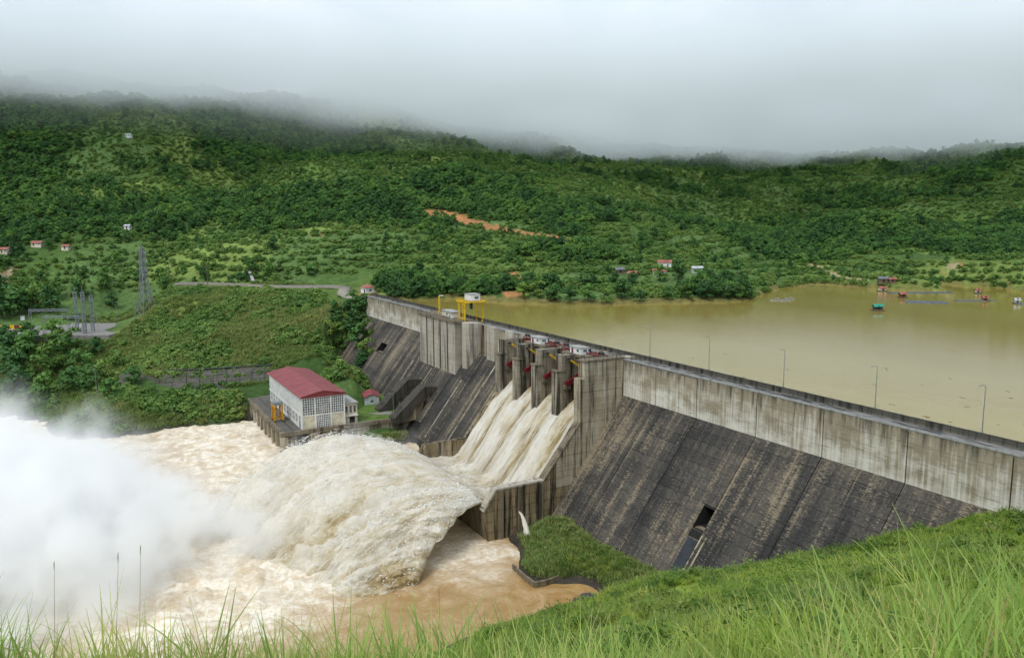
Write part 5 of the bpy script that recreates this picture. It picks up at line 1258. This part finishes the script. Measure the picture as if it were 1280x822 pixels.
def scatter(name, label, cat, collection, pts, sc, rng, tilt=.12):
    n_ = len(pts); me = bpy.data.meshes.new(name); me.vertices.add(n_); me.vertices.foreach_set('co', np.asarray(pts, np.float32).ravel())
    def attr(nm, typ, arr, key): a_ = me.attributes.new(nm, typ, 'POINT'); a_.data.foreach_set(key, np.asarray(arr, np.float32 if typ != 'INT' else np.int32).ravel())
    nk = len(collection.objects); sc = np.asarray(sc)
    if sc.ndim == 1: sc = np.stack([sc*rng.uniform(.8, 1.25, n_), sc*rng.uniform(.8, 1.25, n_), sc], -1)
    attr('sc', 'FLOAT_VECTOR', sc, 'vector'); attr('rot', 'FLOAT_VECTOR', np.stack([rng.normal(0, tilt, n_), rng.normal(0, tilt, n_), rng.random(n_)*6.283], -1), 'vector'); attr('ix', 'INT', rng.integers(0, nk, n_), 'value')
    o = link(name, me); tag(o, label, cat, kind='stuff')
    g = bpy.data.node_groups.new(name, 'GeometryNodeTree'); g.interface.new_socket('Geometry', in_out='INPUT', socket_type='NodeSocketGeometry'); g.interface.new_socket('Geometry', in_out='OUTPUT', socket_type='NodeSocketGeometry')
    gi = g.nodes.new('NodeGroupInput'); go = g.nodes.new('NodeGroupOutput'); ci = g.nodes.new('GeometryNodeCollectionInfo'); ci.inputs['Collection'].default_value = collection; ci.inputs['Separate Children'].default_value = True; ci.inputs['Reset Children'].default_value = True
    ip = g.nodes.new('GeometryNodeInstanceOnPoints'); ip.inputs['Pick Instance'].default_value = True
    def na(nm, t_): a_ = g.nodes.new('GeometryNodeInputNamedAttribute'); a_.data_type = t_; a_.inputs['Name'].default_value = nm; return a_.outputs['Attribute']
    e2r = g.nodes.new('FunctionNodeEulerToRotation'); g.links.new(na('rot', 'FLOAT_VECTOR'), e2r.inputs[0])
    g.links.new(gi.outputs[0], ip.inputs['Points']); g.links.new(ci.outputs[0], ip.inputs['Instance']); g.links.new(na('ix', 'INT'), ip.inputs['Instance Index']); g.links.new(e2r.outputs[0], ip.inputs['Rotation']); g.links.new(na('sc', 'FLOAT_VECTOR'), ip.inputs['Scale']); g.links.new(ip.outputs[0], go.inputs[0])
    md = o.modifiers.new('scatter', 'NODES'); md.node_group = g; return o

pad = np.array([p[:2] for p in yd])
def in_pad(x, y, grow=2.0):
    q = np.stack([x, y], -1)-yc[:2]; a_ = q@R_h[:2]; b_ = q@F_h[:2]; return (a_ > -62-grow) & (a_ < 34+grow) & (b_ > -10-grow) & (b_ < 45+grow)
def free(x, y, z):
    ok = np.where(y < -4.6, z > LAKE+.5, z > RIVER+.9)
    ok &= ~((x > XR0-2) & (x < 252) & (y > -8) & (y < np.maximum(1.2, fy(z)+.6)))
    ok &= ~((x > 112) & (x < 206) & (y > 19) & (y < 81)) | ((x > 160) & (x < 206) & (y > 19) & (y < 46) & (z > -38))
    ok &= ~((x > -4) & (x < 60) & (y > -8) & (y < 54))
    ok &= ~in_pad(x, y)
    ok &= pline_dist(x, y, RP_) > 5.0
    ok &= pline_dist(x, y, pa) > 3.5
    ok &= pline_dist(x, y, [np.array(a)*.5+np.array(b)*.5 for a, b in zip(pa, pb)]) > 4.0
    for q in HOUSES: ok &= np.hypot(x-q[0]+3, y-q[1]-2) > 7.5
    return ok & (bare(x, y) < .25)
def sample(n_, r0, r1, a0, a1, rng, p=2.0):
    r = (r0**p+(r1**p-r0**p)*rng.random(n_))**(1/p); a_ = YAW-(a0+(a1-a0)*rng.random(n_)); x, y = CAM[0]+r*np.cos(a_), CAM[1]+r*np.sin(a_); return x, y, height(x, y), r
rg = np.random.default_rng(5)
# forest and fields on the hills
x, y, z, r = sample(190000, 450, 2200, -.75, .75, rg, 1.6); fo = forest(x, y)
near_left = (r < 568) & (logpolar(x, y)[:, 0] < -.175)
keep = free(x, y, z) & (rg.random(len(x)) < np.clip(fo*1.0+.025, 0, 1)) & (z > -4) & ~near_left & (pline_dist(x, y, RP_) > 9)
hgt = (4.0+6.5*rg.random(len(x))**2.4)*(1+.25*fbm(np.stack([x, y], -1)/60., 2, 3))*np.where(r > 1000, 1.12, 1.0)
k = keep; scatter('hillside_forest', 'dense green forest covering the hills behind the lake', 'forest', C_TREE, np.stack([x, y, z-.5], -1)[k], np.stack([hgt*1.12, hgt*1.12, hgt], -1)[k], rg, .06)
x, y, z, r = sample(150000, 440, 1800, -.75, .75, rg, 1.5); fo = forest(x, y); keep = free(x, y, z) & (fo < .7) & (z > -6) & ~((r < 568) & (logpolar(x, y)[:, 0] < -.175)) & (pline_dist(x, y, RP_) > 8) & (((z+6*fbm(np.stack([x, y], -1)/80., 2, 9))/np.where(r < 760, 4.5, 9.0)) % 1.0 < np.where(r < 760, .6, .85))
h_ = 1.6+2.4*rg.random(len(x))**2.2; k = keep; scatter('hillside_scrub', 'low green scrub and crop bushes on the open hill fields', 'scrub', C_SHRUB, np.stack([x, y, z-.2], -1)[k], (np.stack([h_*1.4, h_*1.4, h_], -1))[k], rg)
# bank between road and river on the left, spit and shore
x, y, z, r = sample(60000, 250, 575, -.78, .1, rg, 2.0); keep = free(x, y, z) & (z < -.2) & (y > 4) & (z > -48.2) & (pline_dist(x, y, RP_) > 12)
n_ = fbm(np.stack([x, y], -1)/22., 3, 44); kr = keep & (n_ > -.12) & (rg.random(len(x)) < .8); ks = keep & (n_ <= .12) & (rg.random(len(x)) < .55)
h_ = 1.5+1.5*rg.random(len(x)); scatter('bank_grass', 'tall wild grass covering the bank between the road and the river', 'grass', C_REED, np.stack([x, y, z-.1], -1)[kr], np.stack([h_*1.3, h_*1.3, h_], -1)[kr], rg)
h_ = 1.4+2.6*rg.random(len(x))**2; scatter('bank_scrub', 'tangled green scrub on the river bank below the road', 'scrub', C_SHRUB, np.stack([x, y, z-.2], -1)[ks], np.stack([h_*1.3, h_*1.3, h_], -1)[ks], rg)
x = rg.uniform(-90, 2, 14000); y = rg.uniform(8, 56, 14000); z = height(x, y); keep = free(x, y, z) & (x < -.5) & (z < -24) & (z > -48.4)
h_ = .6+1.7*rg.random(len(x))**1.8; scatter('spit_grass', 'rough grass and reeds on the spit under the dam face', 'grass', C_REED, np.stack([x, y, z-.1], -1)[keep], np.stack([h_*1.2, h_*1.2, h_], -1)[keep], rg)
k = keep & (rg.random(len(x)) < .03); h_ = .7+1.3*rg.random(len(x))**2; scatter('spit_scrub', 'low bushes scattered over the grassy spit', 'scrub', C_SHRUB, np.stack([x, y, z-.2], -1)[k], np.stack([h_*1.4, h_*1.4, h_], -1)[k], rg)
# trees one can tell apart
m_trunk = m_bark
CR = [mesh_np('crown', *c_, mt) for c_, mt in ((crowns[0], m_leaf), (crowns[1], m_leaf_d), (crowns[2], m_leaf_d), (crown_np(rg, 9, 520, .075, .2, 1.0, .42), m_shrub))]
TR = [trunk_mb(.5, .022, 40+k).mesh('trunk', m_trunk) for k in range(4)]
LOOK = ('mid-green', 'dark slender', 'dark spreading', 'pale green')
def tree(px, py, h, kind, label, group, wide=1.15, q=None):
    if group: label = LOOK[kind]+' '+label
    q = hit(px, py) if q is None else q
    t_ = thing('tree', label, 'tree', (q[0], q[1], q[2]-.3), random.random()*6.28, group); link('trunk', TR[kind], t_, scale=(h, h, h)); link('crown', CR[kind], t_, scale=(h*wide, h*wide, h)); return t_
tree(497, 361, 12, 1, 'dark solitary tree standing by the lake just beyond the far crest end', None, .9)
for k, (x, y, h) in enumerate(((455, 392, 11), (447, 408, 13), (459, 425, 12), (449, 437, 13), (438, 422, 11), (460, 448, 11), (441, 385, 9), (452, 460, 10), (428, 440, 10), (416, 394, 8), (421, 408, 9), (411, 420, 9), (424, 426, 8), (436, 402, 10))): tree(x, y, h, (0, 1, 3)[k % 3], 'broad tree in the clump against the left end of the dam', 'trees at the left abutment')
for k, (x, y, h) in enumerate(((655, 374, 9), (672, 372, 10), (692, 377, 10), (712, 378, 9), (735, 378, 10), (758, 378, 8), (778, 374, 12), (800, 378, 7), (835, 376, 8), (858, 374, 9), (882, 374, 10), (902, 374, 9), (922, 373, 9), (940, 372, 7), (690, 362, 10), (735, 362, 10), (900, 358, 10), (925, 360, 8))): tree(x, y, h, (0, 3, 1, 2)[k % 4], 'rounded leafy tree on the lake shore below the houses', 'trees on the lake shore', 1.3)
tree(848, 350, 14, 1, 'tall dark tree rising right beside the white lakeside house', None, 1.0)
for k, (x, y, h) in enumerate(((8, 468, 10), (52, 478, 10), (85, 452, 9), (112, 490, 9), (28, 478, 11), (150, 462, 7), (165, 480, 6), (15, 448, 10), (38, 452, 11), (70, 462, 11), (102, 468, 9), (22, 496, 10), (58, 500, 9), (130, 478, 8), (92, 492, 9), (35, 432, 9), (66, 430, 9), (92, 438, 8), (118, 446, 7), (5, 440, 10), (140, 500, 7))): tree(x, y, h*1.5, (0, 3, 0, 1)[k % 4], 'bushy tree on the wooded bank below the switchyard', 'trees on the bank below the switchyard', 1.25)
for k, (x, y, h) in enumerate(((3, 398, 12), (18, 396, 13), (33, 393, 12), (48, 392, 13), (62, 391, 12), (140, 385, 7), (0, 375, 11), (30, 372, 10), (70, 375, 9), (100, 372, 8))): tree(x, y, h*1.5, (1, 0, 1, 3)[k % 4], 'tree in the dark row behind the switchyard', 'trees behind the switchyard', 1.1)
for k, (x, y, h) in enumerate(((1246, 201, 14), (1259, 200, 15), (1268, 199, 13), (1276, 199, 16))): tree(x, y, h, 1, 'small dark tree standing out on the far right ridge', 'trees on the far right ridge', .8)
# ------------------------------------------------------------------ camera bank
x, y, z, r = sample(40000, 26, 215, -.05, .8, rg, 1.35); keep = free(x, y, z) & (z > -47.5) & (y > -3)
pt = fbm(np.stack([x, y], -1)/9., 3, 66); h_ = (.45+.65*rg.random(len(x))**1.5)*(1+1.1*np.clip(pt, -.4, .6))*np.clip(r/60, .7, 1.35); k = keep & (pt > -.08)
scatter('slope_grass', 'bright green grass covering the slope down to the dam', 'grass', C_TUFT, np.stack([x, y, z-.03], -1)[k], np.stack([h_*1.25, h_*1.25, h_], -1)[k], rg, .2)
k = keep & (rg.random(len(x)) < .34) & (pt > -.02); h2 = (.5+1.2*rg.random(len(x))**1.5)*np.clip(r/60, .55, 1.5)
scatter('slope_weeds', 'leafy weeds mixed into the grass slope', 'weeds', C_WEED, np.stack([x, y, z], -1)[k], h2[k], rg, .2)
k = keep & (rg.random(len(x)) < .14) & (r > 45) & (pt > 0.0); h3 = 1.0+1.3*rg.random(len(x))**1.5
scatter('slope_reeds', 'clumps of pale tall grass along the slope edge', 'grass', C_REED, np.stack([x, y, z], -1)[k], h3[k], rg, .15)
x, y, z, r = sample(9000, 6.5, 27, .02, .78, rg, 1.6); pt = fbm(np.stack([x, y], -1)/3., 3, 67); h_ = (.14+.3*rg.random(len(x))**1.6)*(1+1.1*pt); k = pt > -.05
scatter('turf', 'short fresh green turf on the near slope', 'grass', C_TUFT, np.stack([x, y, z-.02], -1)[k], np.stack([h_*1.3, h_*1.3, h_], -1)[k], rg, .25)
k = rg.random(len(x)) < .26; scatter('turf_weeds', 'small leafy weeds in the near turf', 'weeds', C_WEED, np.stack([x, y, z], -1)[k], (.22+.5*rg.random(len(x))**2)[k], rg, .25)
x, y, z, r = sample(620, 3.4, 6.8, -.72, .25, rg, 1.2); h_ = .50+.40*rg.random(len(x))**1.5
scatter('long_grass', 'long green grass blades growing at the edge of the viewpoint', 'grass', C_LONG, np.stack([x, y, z-.05], -1), np.stack([h_, h_, h_], -1), rg, .12)
x, y, z, r = sample(300, 4.0, 9.5, .12, .72, rg, 1.2); h_ = (.75+.5*rg.random(len(x)))*(.62+.75*np.clip((logpolar(x, y)[:, 0]-.25)/.35, 0, 1))
scatter('arching_grass', 'arching yellow green grass leaves beside the wooden stake', 'grass', C_LONG, np.stack([x, y, z-.05], -1), np.stack([h_, h_, h_], -1), rg, .2)
# thin dry stalks that stand above the grass, and a broken wooden stake
for k, (x, y0, y1) in enumerate(((68, 700, 820), (148, 690, 820), (176, 680, 822), (549, 735, 822))):
    d_ = random.uniform(4.4, 5.5); a_ = at_d(x+random.uniform(-6, 6), 880, d_); b_ = at_d(x, y0, d_+.1); t_ = thing('dry_stalk', 'thin dry grass stalk standing above the green blades', 'stalk', tuple(a_), 0, 'dry stalks in the foreground grass')
    v_ = b_-a_; MB().tube([(0, 0, 0), tuple(v_*.5+np.array([.02, 0, 0])), tuple(v_)], [.0018, .0015, .0009], 5).build('stem', m_dry, t_); MB().tube([tuple(v_*.93), tuple(v_*.97+np.array([.003, .003, 0])), tuple(v_)], [.0012, .0022, .0008], 5).build('seed_head', m_dry, t_)
q = at_d(1125, 822, 8.6); gz = float(height(q[0], q[1])); stk = thing('wooden_stake', 'broken brown wooden stake leaning in the foreground grass', 'stake', (q[0], q[1], gz), .4)
tp = at_d(1124, 757, 8.6); hh = tp[2]-gz; MB().tube([(0, 0, -.2), (.01, .01, hh*.5), (.02, 0, hh*.9), (.035, .0, hh)], [.042, .038, .034, .012], 7).build('post', m_dry, stk); MB().tube([(.01, .01, hh*.7), (.06, .02, hh*.82)], [.02, .008], 6).build('splinter', m_dry, stk)
# a few boulders along the water line of the camera bank
m_rock = concrete('river_rock', (.11, .10, .09), (.03, .03, .028), .4, 50, scale=3.0)
for k, (x, y) in enumerate(((602, 797), (622, 791), (645, 783), (668, 775), (688, 767), (706, 759), (722, 751), (737, 745))):
    q = at_z(x, y, -48.6); bm = bmesh.new(); bmesh.ops.create_icosphere(bm, subdivisions=2, radius=1.0); s_ = np.array([2.6, 1.6, .9])*random.uniform(.7, 1.1)
    for v in bm.verts: p = np.array(v.co[:]); p *= 1+.35*float(fbm(p[None]*1.3+k*7, 3, 5)[0]); v.co = Vector(p*s_)
    me = bpy.data.meshes.new('boulder'); bm.to_mesh(me); bm.free(); me.materials.append(m_rock); o = link('boulder', me, loc=(q[0], q[1], -48.9), rz=k); tag(o, 'dark wet boulder at the water line of the near bank', 'boulder', 'boulders along the near water line')
# ------------------------------------------------------------------ cloud bank on the hills and mist over the falling jet (volumes)
def vol_object(name, label, lo, hi, res, build, mat, loc=(0, 0, 0), rz=0):
    me = bpy.data.meshes.new(name); me.from_pydata([tuple(lo), tuple(hi)], [], []); o = link(name, me); tag(o, label, name, kind='stuff'); o.location = loc; o.rotation_euler[2] = rz
    g = bpy.data.node_groups.new(name, 'GeometryNodeTree'); g.interface.new_socket('Geometry', in_out='INPUT', socket_type='NodeSocketGeometry'); g.interface.new_socket('Geometry', in_out='OUTPUT', socket_type='NodeSocketGeometry')
    gi = g.nodes.new('NodeGroupInput'); go = g.nodes.new('NodeGroupOutput'); vc = g.nodes.new('GeometryNodeVolumeCube')
    vc.inputs['Min'].default_value = lo; vc.inputs['Max'].default_value = hi
    for k, n_ in zip('XYZ', res): vc.inputs['Resolution '+k].default_value = n_
    g.links.new(build(g), vc.inputs['Density']); sm = g.nodes.new('GeometryNodeSetMaterial'); sm.inputs['Material'].default_value = mat; g.links.new(vc.outputs[0], sm.inputs[0]); g.links.new(sm.outputs[0], go.inputs[0])
    me.materials.append(mat); md = o.modifiers.new('volume', 'NODES'); md.node_group = g; return o
def volmat(name, color, aniso=0.0):
    m = bpy.data.materials.new(name); m.use_nodes = True; nt = m.node_tree; nt.nodes.clear(); out = nd(nt, 'ShaderNodeOutputMaterial')
    pv = nd(nt, 'ShaderNodeVolumePrincipled', {'Color': color, 'Density': 1.0, 'Anisotropy': aniso}); nt.links.new(pv.outputs[0], out.inputs['Volume']); return m
def gmath(g, op, a, b=None, clamp=False): return mth(g, op, a, b, None, clamp)
def gnoise(g, vec, scale, detail=4.0, rough=.55): return nd(g, 'ShaderNodeTexNoise', {'Vector': vec, 'Scale': scale, 'Detail': detail, 'Roughness': rough}).outputs[0]
def cloud_field(g):
    pos = g.nodes.new('GeometryNodeInputPosition').outputs[0]; sp = nd(g, 'ShaderNodeSeparateXYZ', {0: pos}); z = sp.outputs[2]
    n1 = gnoise(g, nd(g, 'ShaderNodeVectorMath', {0: pos, 1: (1, 1, .6)}, operation='MULTIPLY').outputs[0], .0042, 5.0, .6)
    n2 = gnoise(g, pos, .016, 3.0, .6)
    far = nd(g, 'ShaderNodeMapRange', {0: sp.outputs[0], 1: 1150.0, 2: 1700.0, 3: 0.0, 4: -36.0}).outputs[0]
    base = gmath(g, 'ADD', gmath(g, 'ADD', 184.0, far), gmath(g, 'ADD', gmath(g, 'MULTIPLY', gmath(g, 'SUBTRACT', n1, .5), -170.0), gmath(g, 'MULTIPLY', gmath(g, 'SUBTRACT', n2, .5), -42.0)))
    up = nd(g, 'ShaderNodeMapRange', {0: gmath(g, 'SUBTRACT', z, base), 1: -14.0, 2: 34.0, 3: 0.0, 4: 1.0}, interpolation_type='SMOOTHSTEP').outputs[0]
    top = nd(g, 'ShaderNodeMapRange', {0: gmath(g, 'SUBTRACT', z, gmath(g, 'MULTIPLY', n1, 60.0)), 1: 245.0, 2: 315.0, 3: 1.0, 4: 0.0}, interpolation_type='SMOOTHSTEP').outputs[0]
    rad = gmath(g, 'SQRT', gmath(g, 'ADD', gmath(g, 'MULTIPLY', sp.outputs[0], sp.outputs[0]), gmath(g, 'MULTIPLY', sp.outputs[1], sp.outputs[1])))
    nearf = nd(g, 'ShaderNodeMapRange', {0: gmath(g, 'ADD', rad, gmath(g, 'MULTIPLY', n1, 300.0)), 1: 950.0, 2: 1160.0, 3: 0.0, 4: 1.0}, interpolation_type='SMOOTHSTEP').outputs[0]
    return gmath(g, 'ADD', gmath(g, 'MULTIPLY', gmath(g, 'MULTIPLY', gmath(g, 'MULTIPLY', up, top), nearf), .0072), .00030)
m_cloud = volmat('cloud_vapour', (.962, .984, 1.0))
vol_object('cloud', 'low grey cloud bank hiding the hilltops', (760, -2100, -10), (2750, 2100, 372), (132, 200, 40), cloud_field, m_cloud, (CAM[0], CAM[1], 0), YAW)
BL = [(95, 685, 262, 22.7, 1), (0, 680, 270, 21.6, 1), (185, 700, 232, 16.1, 0.8), (75, 635, 285, 13.8, 0.6), (-80, 680, 290, 25.6, 0.9), (120, 745, 222, 19.3, 0.9), (0, 745, 226, 25.7, 1), (205, 690, 246, 9.84, 0.55), (40, 610, 292, 11.8, 0.6), (225, 745, 212, 11.8, 0.5), (-60, 720, 255, 29.5, 1),
      (320, 728, 214, 12, 1.0), (400, 752, 204, 9, 0.7), (268, 692, 224, 12, 0.95), (295, 650, 236, 8, 0.4), (460, 735, 205, 6, 0.4), (360, 712, 216, 8, 0.55), (440, 585, 245, 10, 0.13), (520, 560, 262, 6, 0.16), (565, 668, 226, 6, .34), (505, 695, 218, 6, .34), (30, 690, 240, 23.6, 0.9), (150, 640, 268, 11.8, 0.5), (100, 608, 290, 8.86, 0.5)]
BL += [(60, 795, 206, 20, 1.1), (165, 785, 204, 15, 1.0), (-70, 790, 212, 24, 1.0), (255, 772, 203, 11, .8), (330, 770, 202, 8, .5)]
BL = [(at_d(px, py, d), r, a) for px, py, d, r, a in BL]
# torn spray along the upper edge of the jet
for k in range(9):
    yy_ = 53+k*6.6; BL += [(np.array([44.0-k*.6, yy_, -31.0+4.5*math.sin(min(k, 4)/4*1.57)-max(0, k-4)**1.6*1.25]), 4.2+.35*k, .17), (np.array([26.0-k*1.6, yy_, -31.0+3.5*math.sin(min(k, 4)/4*1.57)-max(0, k-4)**1.6*1.25]), 4.0+.35*k, .12)]
def mist_field(g):
    pos = g.nodes.new('GeometryNodeInputPosition').outputs[0]; n0 = nd(g, 'ShaderNodeTexNoise', {'Vector': pos, 'Scale': .05, 'Detail': 3.0}).outputs['Color']
    warp = nd(g, 'ShaderNodeVectorMath', {0: nd(g, 'ShaderNodeVectorMath', {0: n0, 1: (.5, .5, .5)}, operation='SUBTRACT').outputs[0], 1: (26, 26, 22)}, operation='MULTIPLY').outputs[0]
    p = nd(g, 'ShaderNodeVectorMath', {0: pos, 1: warp}, operation='ADD').outputs[0]; tot = None
    for c, r, a in BL:
        q = nd(g, 'ShaderNodeVectorMath', {0: p, 1: tuple(float(v) for v in c)}, operation='DISTANCE').outputs['Value']
        e = gmath(g, 'MULTIPLY', gmath(g, 'EXPONENT', gmath(g, 'MULTIPLY', gmath(g, 'MULTIPLY', q, q), -1.0/(r*r))), a); tot = e if tot is None else gmath(g, 'ADD', tot, e)
    n1 = gnoise(g, nd(g, 'ShaderNodeVectorMath', {0: pos, 1: nd(g, 'ShaderNodeVectorMath', {0: warp, 1: (.5, .5, .5)}, operation='MULTIPLY').outputs[0]}, operation='ADD').outputs[0], .075, 5.0, .66); sh = nd(g, 'ShaderNodeMapRange', {0: n1, 1: .42, 2: .585, 3: 0.0, 4: 2.1}).outputs[0]
    thr = gmath(g, 'MAXIMUM', gmath(g, 'SUBTRACT', gmath(g, 'MULTIPLY', tot, sh), .10), 0.0)
    return gmath(g, 'MULTIPLY', thr, .14)
m_mist = volmat('water_mist', (.995, .995, .99), .0)
vol_object('mist', 'white mist billowing up where the torrent hits the river', (-60, 50, -50), (230, 330, 26), (165, 160, 46), mist_field, m_mist)
